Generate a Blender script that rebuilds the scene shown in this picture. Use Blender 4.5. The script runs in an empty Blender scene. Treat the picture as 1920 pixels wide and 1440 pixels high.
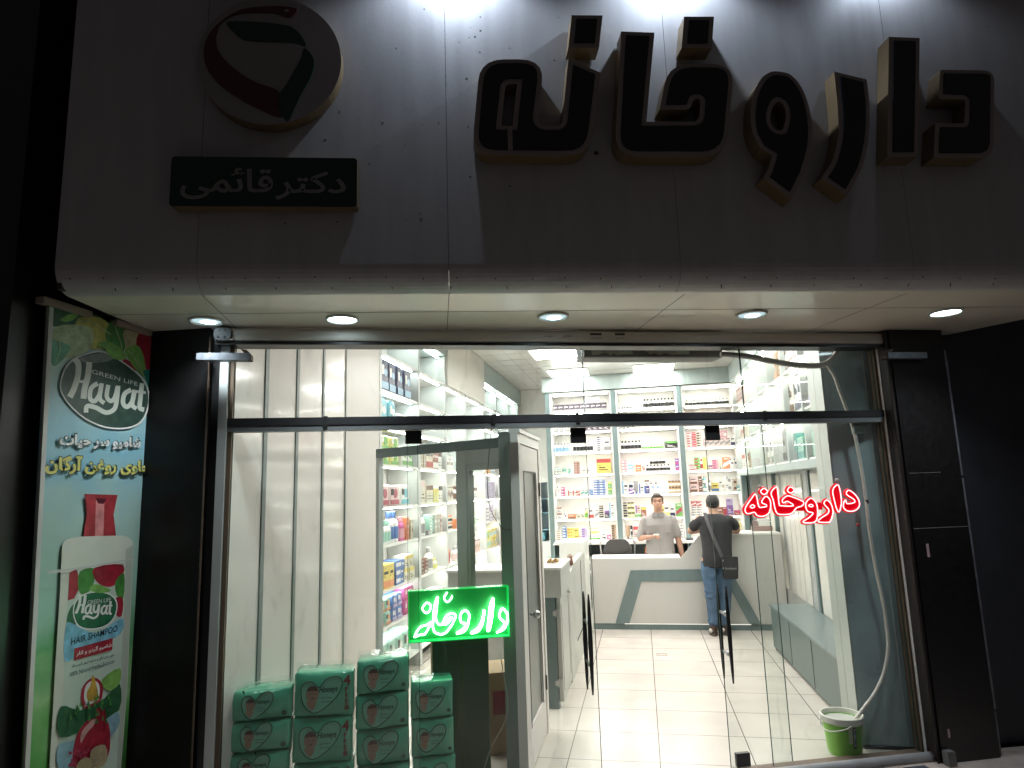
import bpy, math, random
from math import sin, cos, radians, pi, sqrt, atan2
from mathutils import Vector, Matrix
from mathutils.geometry import tessellate_polygon
random.seed(7)
SC = bpy.context.scene
COL = SC.collection
# ------------------------------------------------------------------ camera
FPX = 1225.0
PITCH, ROLL, YAW, EYE = radians(9.25), radians(-1.8), radians(10.75), 1.75
_f0 = Vector((-sin(YAW), cos(YAW), 0)); _r0 = Vector((cos(YAW), sin(YAW), 0))
CF = _f0*cos(PITCH) + Vector((0, 0, 1))*sin(PITCH); _u0 = _r0.cross(CF)
CR = _r0*cos(ROLL) + _u0*sin(ROLL); CU = -_r0*sin(ROLL) + _u0*cos(ROLL)
CAM = Vector((0, 0, EYE))
cam = bpy.data.cameras.new('camera'); camo = bpy.data.objects.new('camera', cam); COL.objects.link(camo)
camo.matrix_world = Matrix(((CR.x, CU.x, -CF.x, 0), (CR.y, CU.y, -CF.y, 0), (CR.z, CU.z, -CF.z, EYE), (0, 0, 0, 1)))
cam.sensor_fit = 'HORIZONTAL'; cam.sensor_width = 36; cam.lens = FPX/1920*36
cam.clip_start = 0.05; cam.clip_end = 200
SC.camera = camo
# ------------------------------------------------------------------ world, exposure (night)
w = bpy.data.worlds.new("World"); SC.world = w; w.use_nodes = True
bg = w.node_tree.nodes['Background']; bg.inputs[0].default_value = (.71, .64, .66, 1); bg.inputs[1].default_value = .040
SC.view_settings.view_transform = 'Standard'; SC.view_settings.look = 'None'
SC.view_settings.exposure = 0; SC.view_settings.gamma = 1
SC.cycles.max_bounces = 9; SC.cycles.diffuse_bounces = 5; SC.cycles.glossy_bounces = 4
SC.cycles.transparent_max_bounces = 16; SC.cycles.transmission_bounces = 4
SC.cycles.sample_clamp_indirect = 6; SC.cycles.caustics_reflective = False; SC.cycles.caustics_refractive = False
L_PANEL, L_STRIP, L_SPOT, L_DOWN = 33, 78, 58, 16
L_DSPOT = 66     # lamp strengths

# ------------------------------------------------------------------ materials
MATS = {}
def M(name, col=(.5, .5, .5), rough=.5, metal=0, var=.06, scale=9, bump=0, bscale=60, coat=0, emit=None, es=0, spec=.5, rvar=0, stretch=None):
    if name in MATS: return MATS[name]
    m = bpy.data.materials.new(name); m.use_nodes = True; nt = m.node_tree; N = nt.nodes; L = nt.links
    p = N['Principled BSDF']
    p.inputs['Roughness'].default_value = rough; p.inputs['Metallic'].default_value = metal
    p.inputs['Specular IOR Level'].default_value = spec
    if coat: p.inputs['Coat Weight'].default_value = coat; p.inputs['Coat Roughness'].default_value = .08
    tc = N.new('ShaderNodeTexCoord'); vec = tc.outputs['Object']
    if stretch:
        mp = N.new('ShaderNodeMapping'); mp.inputs['Scale'].default_value = stretch; L.new(vec, mp.inputs[0]); vec = mp.outputs[0]
    n = N.new('ShaderNodeTexNoise'); n.inputs['Scale'].default_value = scale; n.inputs['Detail'].default_value = 5; L.new(vec, n.inputs['Vector'])
    mx = N.new('ShaderNodeMix'); mx.data_type = 'RGBA'
    mx.inputs[6].default_value = (*[c*(1-var*1.6) for c in col], 1); mx.inputs[7].default_value = (*[min(1, c*(1+var)) for c in col], 1)
    L.new(n.outputs[0], mx.inputs[0]); L.new(mx.outputs[2], p.inputs['Base Color'])
    if rvar:
        mr = N.new('ShaderNodeMapRange'); mr.inputs[3].default_value = max(0, rough-rvar); mr.inputs[4].default_value = rough+rvar
        L.new(n.outputs[0], mr.inputs[0]); L.new(mr.outputs[0], p.inputs['Roughness'])
    if bump:
        b = N.new('ShaderNodeBump'); b.inputs['Strength'].default_value = bump; b.inputs['Distance'].default_value = .01
        n2 = N.new('ShaderNodeTexNoise'); n2.inputs['Scale'].default_value = bscale; n2.inputs['Detail'].default_value = 4
        L.new(vec, n2.inputs['Vector']); L.new(n2.outputs[0], b.inputs['Height']); L.new(b.outputs[0], p.inputs['Normal'])
    if emit: p.inputs['Emission Color'].default_value = (*emit, 1); p.inputs['Emission Strength'].default_value = es
    MATS[name] = m; return m
def glass(name, tint, rough=0.0, refl=1.0, dirt=.0, gz=.6):
    m = bpy.data.materials.new(name); m.use_nodes = True; nt = m.node_tree; N = nt.nodes; L = nt.links; N.clear()
    o = N.new('ShaderNodeOutputMaterial'); t = N.new('ShaderNodeBsdfTransparent'); t.inputs[0].default_value = (*tint, 1)
    g = N.new('ShaderNodeBsdfGlossy'); g.inputs['Roughness'].default_value = rough; g.inputs[0].default_value = (refl, refl, refl, 1)
    lw = N.new('ShaderNodeLayerWeight'); lw.inputs[0].default_value = .5; pw = N.new('ShaderNodeMath'); pw.operation = 'POWER'; pw.inputs[1].default_value = 5; L.new(lw.outputs['Facing'], pw.inputs[0])
    fr = N.new('ShaderNodeMath'); fr.operation = 'MULTIPLY_ADD'; fr.inputs[1].default_value = gz; fr.inputs[2].default_value = .022; L.new(pw.outputs[0], fr.inputs[0])
    a = N.new('ShaderNodeMixShader'); L.new(fr.outputs[0], a.inputs[0]); L.new(t.outputs[0], a.inputs[1]); L.new(g.outputs[0], a.inputs[2])
    if dirt:   # smears and dust on the pane
        d = N.new('ShaderNodeBsdfDiffuse'); d.inputs[0].default_value = (.6, .62, .6, 1)
        tc = N.new('ShaderNodeTexCoord'); mp = N.new('ShaderNodeMapping'); mp.inputs['Scale'].default_value = (5, 5, 1.3); L.new(tc.outputs['Object'], mp.inputs[0])
        n = N.new('ShaderNodeTexNoise'); n.inputs['Scale'].default_value = 2.2; n.inputs['Detail'].default_value = 9; n.inputs['Distortion'].default_value = 1.5; L.new(mp.outputs[0], n.inputs['Vector'])
        r = N.new('ShaderNodeMapRange'); r.inputs[1].default_value = .56; r.inputs[2].default_value = .85; r.inputs[3].default_value = 0.004; r.inputs[4].default_value = dirt; L.new(n.outputs[0], r.inputs[0])
        b = N.new('ShaderNodeMixShader'); L.new(r.outputs[0], b.inputs[0]); L.new(a.outputs[0], b.inputs[1]); L.new(d.outputs[0], b.inputs[2]); a = b
    L.new(a.outputs[0], o.inputs[0]); MATS[name] = m; return m
def emis(name, col, s):
    m = bpy.data.materials.new(name); m.use_nodes = True; N = m.node_tree.nodes; N.clear()
    o = N.new('ShaderNodeOutputMaterial'); e = N.new('ShaderNodeEmission'); e.inputs[0].default_value = (*col, 1); e.inputs[1].default_value = s
    m.node_tree.links.new(e.outputs[0], o.inputs[0]); MATS[name] = m; return m

# ------------------------------------------------------------------ frames and mesh builder
class Fr:      # a vertical working plane: x along it, y away from the street side, z up
    def __init__(s, o, deg):
        s.o = Vector(o); s.t = radians(deg); s.U = Vector((cos(s.t), sin(s.t), 0)); s.D = Vector((-sin(s.t), cos(s.t), 0))
    def w(s, x, y, z): return s.o + s.U*x + s.D*y + Vector((0, 0, z))
    def loc(s, p): d = Vector(p)-s.o; return Vector((d.dot(s.U), d.dot(s.D), d.z))
    def pick(s, px, py, off=0):
        d = CR*((px-960)/FPX) - CU*((py-720)/FPX) + CF
        t = ((s.o + s.D*off) - CAM).dot(s.D)/d.dot(s.D); q = s.loc(CAM + d*t); return (q.x, q.z)
def hz(px, py, z=0):
    d = CR*((px-960)/FPX) - CU*((py-720)/FPX) + CF; return CAM + d*((z-EYE)/d.z)
W0 = Fr((0, 0, 0), 0)
class MB:
    def __init__(s, fr=W0): s.fr = fr; s.v = []; s.f = []; s.m = []
    def add(s, vs, fs, m=0):
        k = len(s.v); s.v += [s.fr.w(*p) for p in vs]; s.f += [tuple(i+k for i in f) for f in fs]; s.m += [m]*len(fs); return s
    def box(s, x0, x1, y0, y1, z0, z1, m=0):
        return s.add([(x, y, z) for z in (z0, z1) for y in (y0, y1) for x in (x0, x1)],
                     [(0, 2, 3, 1), (4, 5, 7, 6), (0, 1, 5, 4), (2, 6, 7, 3), (0, 4, 6, 2), (1, 3, 7, 5)], m)
    def prism(s, polys, y0, y1, m=0, side=None, ax='y'):
        if not isinstance(polys[0][0], (tuple, list)): polys = [polys]
        pt = (lambda a, b, c: (a, c, b)) if ax == 'y' else ((lambda a, b, c: (a, b, c)) if ax == 'z' else (lambda a, b, c: (c, a, b)))
        flat = [p for q in polys for p in q]; n = len(flat)
        tri = tessellate_polygon([[Vector((p[0], p[1], 0)) for p in q] for q in polys])
        s.add([pt(p[0], p[1], y0) for p in flat] + [pt(p[0], p[1], y1) for p in flat], [t for t in tri] + [tuple(i+n for i in t[::-1]) for t in tri], m)
        k = len(s.v)-2*n; base = 0
        for q in polys:
            for i in range(len(q)):
                a = base+i; b = base+(i+1) % len(q); s.f.append((k+a, k+b, k+b+n, k+a+n)); s.m.append(m if side is None else side)
            base += len(q)
        return s
    def tube(s, pts, r, seg=8, m=0, closed=False):
        P = [Vector(p) for p in pts]; n = len(P); R = r if isinstance(r, (list, tuple)) else [r]*n; vs = []; prev = None
        for i in range(n):
            if closed: t = P[(i+1) % n]-P[i-1]
            else: t = P[min(i+1, n-1)]-P[max(i-1, 0)]
            t.normalize()
            if prev is None:
                a = Vector((0, 0, 1)) if abs(t.z) < .9 else Vector((1, 0, 0)); u = t.cross(a).normalized()
            else: u = (prev - t*prev.dot(t)).normalized()
            prev = u; q = t.cross(u)
            for k in range(seg): an = 2*pi*k/seg; vs.append(P[i]+u*cos(an)*R[i]+q*sin(an)*R[i])
        fs = []
        for i in range(n if closed else n-1):
            j = (i+1) % n
            for k in range(seg): fs.append((i*seg+k, i*seg+(k+1) % seg, j*seg+(k+1) % seg, j*seg+k))
        if not closed: fs += [tuple(range(seg-1, -1, -1)), tuple(range((n-1)*seg, n*seg))]
        return s.add([tuple(v) for v in vs], fs, m)
    def lathe(s, prof, c=(0, 0, 0), seg=16, m=0, sx=1, sy=1):
        vs = []; n = len(prof)
        for (r, z) in prof:
            for k in range(seg): a = 2*pi*k/seg; vs.append((c[0]+r*cos(a)*sx, c[1]+r*sin(a)*sy, c[2]+z))
        fs = [(i*seg+k, i*seg+(k+1) % seg, (i+1)*seg+(k+1) % seg, (i+1)*seg+k) for i in range(n-1) for k in range(seg)]
        fs += [tuple(range(seg-1, -1, -1)), tuple(range((n-1)*seg, n*seg))]
        return s.add(vs, fs, m)
    def loft(s, rings, seg=14, m=0):      # rings: (cx, cy, cz, rx, ry) horizontal ellipses
        vs = [(c[0]+c[3]*cos(2*pi*k/seg), c[1]+c[4]*sin(2*pi*k/seg), c[2]) for c in rings for k in range(seg)]; n = len(rings)
        fs = [(i*seg+k, i*seg+(k+1) % seg, (i+1)*seg+(k+1) % seg, (i+1)*seg+k) for i in range(n-1) for k in range(seg)]
        return s.add(vs, fs+[tuple(range(seg-1, -1, -1)), tuple(range((n-1)*seg, n*seg))], m)
    def ball(s, c, r, seg=12, m=0):
        r = r if isinstance(r, (list, tuple)) else (r, r, r); n = seg//2
        rings = [(c[0], c[1], c[2]-r[2]*cos(pi*i/n)*.999, max(.0004, r[0]*sin(pi*i/n)), max(.0004, r[1]*sin(pi*i/n))) for i in range(n+1)]
        return s.loft(rings, seg, m)
    def mesh(s, me, f, m=0):              # a flat curve/text mesh (x,y,depth) mapped by f into the frame
        return s.add([f(v.co) for v in me.vertices], [tuple(p.vertices) for p in me.polygons], m)
    def build(s, name, mats, parent=None, at=None, smooth=False, bevel=0, rot=None):
        if parent is not None: o = ROOT[parent.name][0]; t = ROOT[parent.name][1]
        else: o = at if at is not None else Vector((0, 0, 0)); t = s.fr.t
        c, n = cos(-t), sin(-t); vs = []
        for v in s.v: d = v-o; vs.append((d.x*c-d.y*n, d.x*n+d.y*c, d.z))
        me = bpy.data.meshes.new(name); me.from_pydata(vs, [], s.f)
        for mm in (mats if isinstance(mats, (list, tuple)) else [mats]): me.materials.append(mm)
        me.polygons.foreach_set('material_index', s.m)
        if smooth: me.polygons.foreach_set('use_smooth', [True]*len(me.polygons))
        me.update()
        ob = bpy.data.objects.new(name, me); COL.objects.link(ob)
        if parent is not None: ob.parent = parent; ROOT[ob.name] = ROOT[parent.name]
        else: ob.location = o; ob.rotation_euler = (0, 0, t); ROOT[ob.name] = (o, t)
        if smooth == 2:
            md = ob.modifiers.new('split', 'EDGE_SPLIT'); md.split_angle = radians(35)
        if bevel:
            b = ob.modifiers.new('bevel', 'BEVEL'); b.width = bevel; b.segments = 2; b.limit_method = 'ANGLE'
        return ob
ROOT = {}
def thing(name, label, cat, fr=W0, at=(0, 0, 0), group=None):
    o = bpy.data.objects.new(name, None); COL.objects.link(o); o.empty_display_size = .1
    o.location = fr.w(*at); o.rotation_euler = (0, 0, fr.t); ROOT[o.name] = (fr.w(*at), fr.t); return tag(o, label, cat, group)
def tag(o, label, cat, group=None):
    o['label'] = label; o['category'] = cat
    if group: o['group'] = group
    return o
def struct(o, kind='structure'): o['kind'] = kind; return o
def copy_tree(o, parent=None):
    c = o.copy(); COL.objects.link(c)
    if parent: c.parent = parent
    for ch in list(o.children): copy_tree(ch, c)
    return c
def rnd(P, n=5):        # polygon (x, y, radius) with rounded corners
    out = []; k = len(P)
    for i in range(k):
        p = Vector(P[i][:2]); r = P[i][2] if len(P[i]) > 2 else 0
        if not r: out.append(tuple(p)); continue
        a = Vector(P[i-1][:2])-p; b = Vector(P[(i+1) % k][:2])-p
        r = min(r, a.length*.49, b.length*.49); a = p+a.normalized()*r; b = p+b.normalized()*r
        for j in range(n+1): t = j/n; out.append(tuple(a*(1-t)**2 + p*2*t*(1-t) + b*t*t))
    return out
def smoothp(P, n=4, closed=True):       # catmull-rom
    k = len(P); out = []; Q = [Vector(p) for p in P]
    for i in range(k if closed else k-1):
        p0, p1, p2, p3 = (Q[i-1], Q[i], Q[(i+1) % k], Q[(i+2) % k]) if closed else (Q[max(i-1, 0)], Q[i], Q[i+1], Q[min(i+2, k-1)])
        for j in range(n):
            t = j/n; out.append(tuple(.5*((2*p1)+(p2-p0)*t+(2*p0-5*p1+4*p2-p3)*t*t+(3*p1-p0-3*p2+p3)*t**3)))
    if not closed: out.append(tuple(Q[-1]))
    return out
def curve_mesh(polys, depth, off=0):
    cu = bpy.data.curves.new('c', 'CURVE'); cu.dimensions = '2D'; cu.fill_mode = 'BOTH'; cu.extrude = depth/2; cu.offset = off
    for q in polys:
        s = cu.splines.new('POLY'); s.points.add(len(q)-1); s.use_cyclic_u = True
        for i, p in enumerate(q): s.points[i].co = (p[0], p[1], 0, 1)
    ob = bpy.data.objects.new('c', cu); me = bpy.data.meshes.new_from_object(ob); bpy.data.objects.remove(ob); bpy.data.curves.remove(cu); return me
FORMS = {'ا': (0xFE8D, 0), 'آ': (0xFE81, 0), 'ب': (0xFE8F, 1), 'پ': (0xFB56, 1), 'ت': (0xFE95, 1), 'ح': (0xFEA1, 1), 'خ': (0xFEA5, 1), 'د': (0xFEA9, 0), 'ر': (0xFEAD, 0),
         'س': (0xFEB1, 1), 'ش': (0xFEB5, 1), 'ص': (0xFEB9, 1), 'ط': (0xFEC1, 1), 'ع': (0xFEC9, 1), 'غ': (0xFECD, 1), 'ق': (0xFED5, 1), 'ک': (0xFB8E, 1), 'گ': (0xFB92, 1),
         'ل': (0xFEDD, 1), 'م': (0xFEE1, 1), 'ن': (0xFEE5, 1), 'و': (0xFEED, 0), 'ه': (0xFEE9, 1), 'ی': (0xFBFC, 1), 'ئ': (0xFE89, 1)}
def fa(t):              # joined Persian letter forms, laid out left to right
    out = []
    for i, ch in enumerate(t):
        if ch not in FORMS: out.append(ch); continue
        b, d = FORMS[ch]; pj = i > 0 and t[i-1] in FORMS and FORMS[t[i-1]][1]; nj = d and i+1 < len(t) and t[i+1] in FORMS
        out.append(chr(b + (3 if pj and nj else 1 if pj else 2 if nj else 0)))
    return ''.join(out[::-1])
def text_mesh(body, depth=0, bold=0, shear=0):
    cu = bpy.data.curves.new('t', 'FONT'); cu.body = body; cu.extrude = depth/2; cu.offset = bold; cu.shear = shear; cu.resolution_u = 3
    ob = bpy.data.objects.new('t', cu); me = bpy.data.meshes.new_from_object(ob); bpy.data.objects.remove(ob); bpy.data.curves.remove(cu); return me
def put_text(mb, body, x0, x1, z0, z1, y, bold=0, shear=0, m=0, depth=0, dz=0, vert=False):
    me = text_mesh(body, 0, bold, shear)
    if not me.vertices: return
    xs = [v.co.x for v in me.vertices]; ys = [v.co.y for v in me.vertices]; a, b, c, d = min(xs), max(xs), min(ys), max(ys)
    if vert: f = lambda v: (x0+(d-v.y)/(d-c)*(x1-x0), y, z1-(v.x-a)/(b-a)*(z1-z0))
    else: f = lambda v: (x0+(v.x-a)/(b-a)*(x1-x0), y, z0+(v.y-c)/(d-c)*(z1-z0)+dz*(v.x-a)/(b-a))
    mb.mesh(me, f, m)
exec_parts = []
# ------------------------------------------------------------------ shared materials
cream = M('cream_panel', (.74, .72, .66), .28, var=.03, scale=3, coat=.3)
whitep = M('white_laminate', (.80, .79, .76), .32, var=.02, scale=2)
greyp = M('grey_laminate', (.50, .50, .47), .4, var=.03, scale=4)
offwhite = M('offwhite_paint', (.76, .72, .68), .5, var=.03)
teal = M('teal_laminate', (.14, .195, .195), .42, var=.12, scale=14, stretch=(1, 1, .25))
tealpale = M('pale_teal_laminate', (.33, .42, .41), .4, var=.06, scale=8)
tealdark = M('dark_teal_wall', (.31, .39, .41), .3, var=.25, scale=3, rvar=.1)
cornice = M('grey_green_cornice', (.33, .39, .38), .45, var=.12, scale=18, stretch=(1, 1, .2))
alu = M('aluminium', (.55, .55, .53), .35, metal=.9, var=.06, scale=20)
alug = M('painted_aluminium', (.52, .54, .53), .4, var=.05)
steel = M('steel', (.5, .5, .5), .3, metal=1, var=.05)
blackm = M('black_metal', (.015, .015, .016), .35, var=.2)
blackgran = M('black_granite', (.010, .010, .0105), .32, var=.5, scale=120, rvar=.08, spec=.25)
granite2 = M('brown_black_stone', (.030, .022, .020), .3, var=.4, scale=40)
clad = M('fascia_cladding', (.47, .46, .46), .42, var=.12, scale=3.2, stretch=(4, 4, .5), bump=.05, bscale=60, rvar=.12)
seamm = M('dark_joint', (.03, .028, .025), .8)
soffm = M('soffit_panel', (.84, .80, .68), .22, var=.04, scale=2, coat=.25)
rust = M('rust_stain', (.09, .05, .025), .8, var=.4, scale=80)
goldm = M('gold_return', (.22, .155, .08), .4, metal=.35, var=.12, scale=12)
rimm = M('letter_rim', (.34, .29, .26), .4, var=.05)
navy = M('navy_acrylic', (.012, .016, .022), .12, var=.1)
darkgrn = M('dark_green_acrylic', (.008, .03, .026), .15, var=.1)
woodm = M('weathered_wood', (.33, .26, .21), .7, var=.2, scale=10, stretch=(1, 8, 8))
brownseal = M('brown_sealant', (.11, .075, .045), .6, var=.2)
GL = glass('clear_glass', (.955, .975, .965), dirt=.09)
GL2 = glass('cabinet_glass', (.97, .985, .98), dirt=0, gz=.12)
strip = emis('led_strip', (1, .955, .87), L_STRIP)
stripc = emis('cool_led_strip', (.92, 1, .97), L_STRIP)
panelE = emis('ceiling_lamp', (1, .965, .93), L_PANEL)
# ------------------------------------------------------------------ ground and floors
DA = 20.0; FD = Fr((1.246, 4.77, 0), DA)          # the glazed shopfront plane
FF = Fr(Vector((-.597, 3.223, 0)) + Vector((sin(radians(15.5)), -cos(radians(15.5)), 0))*.12, 15.5)   # fascia face
FB = Fr((-2.83, 0, 0), 90)                         # banner wall
def tilemat():
    m = bpy.data.materials.new('floor_tile'); m.use_nodes = True; nt = m.node_tree; N = nt.nodes; L = nt.links; p = N['Principled BSDF']
    tc = N.new('ShaderNodeTexCoord'); mp = N.new('ShaderNodeMapping'); mp.inputs['Location'].default_value = (-.014, -.035, 0); L.new(tc.outputs['Object'], mp.inputs[0])
    b = N.new('ShaderNodeTexBrick'); b.offset = 0; b.inputs['Scale'].default_value = 1; b.inputs['Brick Width'].default_value = .589; b.inputs['Row Height'].default_value = .508
    b.inputs['Mortar Size'].default_value = .0034; b.inputs['Mortar Smooth'].default_value = .2
    b.inputs['Color1'].default_value = (.66, .61, .55, 1); b.inputs['Color2'].default_value = (.62, .575, .52, 1); b.inputs['Mortar'].default_value = (.13, .11, .09, 1)
    L.new(mp.outputs[0], b.inputs['Vector'])
    n = N.new('ShaderNodeTexNoise'); n.inputs['Scale'].default_value = 3; n.inputs['Detail'].default_value = 8; L.new(tc.outputs['Object'], n.inputs['Vector'])
    mx = N.new('ShaderNodeMix'); mx.data_type = 'RGBA'; mx.blend_type = 'MULTIPLY'; mx.inputs[0].default_value = .7
    rp = N.new('ShaderNodeMapRange'); rp.inputs[3].default_value = .72; rp.inputs[4].default_value = 1.1; L.new(n.outputs[0], rp.inputs[0])
    L.new(b.outputs[0], mx.inputs[6]); L.new(rp.outputs[0], mx.inputs[7]); L.new(mx.outputs[2], p.inputs['Base Color'])
    r2 = N.new('ShaderNodeMapRange'); r2.inputs[3].default_value = .1; r2.inputs[4].default_value = .32; L.new(n.outputs[0], r2.inputs[0]); L.new(r2.outputs[0], p.inputs['Roughness'])
    bp = N.new('ShaderNodeBump'); bp.inputs['Strength'].default_value = .3; bp.inputs['Distance'].default_value = .002; bp.invert = True; L.new(b.outputs[1], bp.inputs['Height']); L.new(bp.outputs[0], p.inputs['Normal'])
    return m
g = MB(); g.add([(-30, -30, -.12), (30, -30, -.12), (30, 30, -.12), (-30, 30, -.12)], [(0, 1, 2, 3)])
struct(g.build('ground', M('street_asphalt', (.05, .05, .05), .85, var=.3, scale=6, bump=.4)))
# pavement in front of the shop (pinkish stone, dirty) : polygon up to the door plane and past the pillar
pa = [(-6, -4), (7, -4), (7, 6.6)] + [tuple(FD.w(x, y, 0)[:2]) for x, y in ((1.1, -.02), (.5, -.02), (-3.9, -.02))] + [(-6, 3)]
g = MB(); g.prism(pa, -.11, -.004, ax='z'); struct(g.build('pavement', M('pavement_stone', (.42, .35, .32), .7, var=.35, scale=7, bump=.25, bscale=30, rvar=.15)))
fl = [tuple(FD.w(x, .0, 0)[:2]) for x in (-3.9, .6)] + [(1.9, 5.2), (1.9, 14), (-2.6, 14)]
g = MB(); g.prism(fl, -.1, 0, ax='z'); struct(g.build('shop_floor', tilemat()))
# ------------------------------------------------------------------ shop ceiling
def ceilmat():
    m = M('ceiling_panel', (.82, .79, .75), .22, var=.02, scale=2, coat=.4); return m
cm = ceilmat()
g = MB()
cz = 3.5
front = [tuple(FD.w(x, .25, 0)[:2]) for x in (-1.05, .9)]
g.prism([(-1.33, front[0][1]-.9), (-.9, front[0][1]-.75), (1.9, front[1][1]+.1), (1.9, 14), (-1.33, 14)], cz, cz+.04, ax='z')
g.box(-2.7, -1.34, 3.2, 14, 3.79, 3.83); g.box(-1.338, -1.30, 3.6, 14, cz+.045, 3.788)
ce = struct(g.build('shop_ceiling', cm))
g = MB()
for k in range(1, 16): g.box(-1.27, 1.42, 4.4+k*.6, 4.404+k*.6, cz-.003, cz-.0005)
for k in range(0, 5): g.box(-1.2+k*.6, -1.196+k*.6, 5.0, 10.2, cz-.0045, cz-.0035)
for k in range(0, 5): g.box(-2.33+k*.22, -2.324+k*.22, 5, 13.9, 3.786, 3.789)
for k in range(0, 20): g.box(-2.33, -1.345, 5+k*.45, 5.006+k*.45, 3.782, 3.785)
g.build('ceiling_joint', M('ceiling_joint', (.35, .32, .28), .7), ce)
lamps = [(-1.0, 8.3), (.29, 10.05-.2), (-.98, 9.8), (-.95, 5.3), (.2, 5.7), (.9, 8.1), (.95, 6.4)]
lab = ['nearest left square ceiling lamp, just right of the shelf cornice', 'wide ceiling lamp close to the middle of the back shelf beam', 'square ceiling lamp above the left end of the back shelf beam',
       'square ceiling lamp over the entrance, left of the air curtain', 'square ceiling lamp over the entrance behind the air curtain', 'square ceiling lamp above the customer', 'square ceiling lamp over the bench beside the right wall']
for (x, y), l in zip(lamps, lab):
    t = thing('ceiling_lamp', l, 'ceiling light', W0, (x, y, cz), 'square lamps in the shop ceiling')
    b = MB(); b.box(x-.31, x+.31, y-.31, y+.31, cz-.012, cz-.006); b.build('lamp_frame', whitep, t)
    b = MB(); b.box(x-.285, x+.285, y-.285, y+.285, cz-.016, cz-.0125); b.build('diffuser', panelE, t)
# ------------------------------------------------------------------ left wall with strips
XL = -2.35
t = thing('left_wall', 'white glossy panelled wall with grey vertical strips left of the shelves', 'wall', W0, (XL, 3.5, 0))
b = MB(); b.box(XL-.12, XL, 3.45, 4.985, 0, 3.79); b.build('wall_panel', M('glossy_white_panel', (.74, .70, .67), .16, var=.02, scale=1.5, coat=.5), t)
b = MB(); b.box(XL-.12, XL+.006, 4.985, 5.70, 0, 3.79); b.build('grey_panel', M('pale_grey_panel', (.52, .49, .46), .35, var=.03), t)
for yy, wd in ((3.815, .040), (4.21, .035), (4.598, .03)):
    b = MB(); b.box(XL, XL+.008, yy-wd/2, yy+wd/2, .66 if yy < 4 else (.37 if yy < 4.4 else .55), 3.78); b.build('trim_strip', [M('strip_grey_green', (.20, .235, .23), .4)], t)
b = MB(); b.box(XL, XL+.012, 4.98, 4.995, 0, 3.78); b.build('corner_trim', alug, t)
# back walls
b = MB(); b.box(-2.6, 1.9, 13.2, 13.3, 0, 3.85); tag(b.build('rear_wall', offwhite, at=Vector((-.3, 13.2, 0))), 'plain pinkish white wall behind the left end of the back shelves', 'wall')
b = MB(); b.box(-1.40, -1.30, 10.62, 13.2, 0, 3.5); tag(b.build('partition_wall', offwhite, at=Vector((-1.35, 10.6, 0))), 'white partition behind the fridge and the back shelves', 'wall')
# right wall
t = thing('right_wall', 'grey wall with white vertical panels below the right glass cabinets', 'wall', W0, (1.69, 7, 0))
b = MB(); b.box(1.80, 1.95, 5.0, 13.2, 0, 3.5); b.box(1.70, 1.80, 5.4, 10.15, 0, 1.93); b.box(1.57, 1.799, 10.16, 10.3, 0, 3.4); b.build('wall_panel', M('wall_grey', (.42, .43, .42), .4, var=.04), t)
for y0, y1 in ((5.47, 5.86), (5.88, 6.25), (6.27, 6.62), (6.75, 7.15), (7.55, 7.8), (7.82, 8.02), (8.04, 8.26), (8.28, 8.5), (8.7, 8.95), (8.97, 9.2), (9.22, 9.5), (9.52, 9.8)):
    b = MB(); b.box(1.686, 1.699, y0, y1, .46, 1.83); b.build('white_panel', cream, t)
b = MB(); b.box(1.675, 1.699, 7.19, 7.27, .3, 1.9); b.box(1.675, 1.699, 6.64, 6.70, .3, 1.9); b.build('teal_strip', teal, t)
# pier at the right of the glass
t = thing('corner_pier', 'dark teal pier behind the glass at the right, pale side towards the shop', 'pier', W0, (1.5, 5, 0))
b = MB(); b.box(1.335, 1.95, 4.99, 5.38, 0, 3.5); b.build('core', tealdark, t)
b = MB(); b.box(1.325, 1.334, 4.992, 5.20, 0, 3.5); b.box(1.325, 1.334, 5.206, 5.38, 0, 3.5); b.build('side_panel', M('pale_green_laminate', (.33, .37, .34), .35, var=.03), t)
b = MB(); b.box(1.61, 1.614, 4.986, 4.9895, 0, 2.7); b.build('joint', alug, t)
b = MB(); b.box(1.34, 1.7, 4.98, 4.989, 0, .02); b.build('skirting', blackm, t)
# ------------------------------------------------------------------ back shelf unit
YB = 10.2; BX = [-1.375, -.345, .65, 1.49]; BZ = [.97, 1.29, 1.64, 1.97, 2.31, 2.63, 2.94]
t = thing('back_shelf_unit', 'wide lit wall shelving with three teal framed bays behind the counter', 'shelving', W0, (.05, YB, 0))
b = MB(); b.box(-1.45, 1.56, YB+.40, YB+.43, 0, 3.26); b.build('back_panel', whitep, t)
b = MB(); b.box(-1.45, 1.56, YB-.05, YB+.43, 3.262, 3.498); b.build('top_beam', cornice, t)
for x in BX:
    b = MB(); b.box(x-.035, x+.035, YB-.03, YB+.395, .0 if x in (BX[0], BX[3]) else .97, 3.258); b.build('upright', teal, t, bevel=.003)
for i in range(3):
    x0, x1 = BX[i]+.037, BX[i+1]-.037
    b = MB(); b.box(x0, x0+.02, YB-.01, YB+.395, .972, 3.25); b.box(x1-.02, x1, YB-.01, YB+.395, .972, 3.25); b.box(x0+.021, x1-.021, YB-.01, YB+.39, 3.235, 3.25); b.build('lining', whitep, t)
    for k, z in enumerate(BZ):
        b = MB(); b.box(x0+.021, x1-.021, YB+.01 if k else YB-.28, YB+.39, z-.022, z); b.build('shelf', whitep, t)
        b = MB(); zt = (BZ[k+1] if k < 6 else 3.235)-.03; b.box(x0+.05, x1-.05, YB+.05, YB+.07, zt+.002, zt+.006)
        b.build('led_strip', strip, t)
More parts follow.
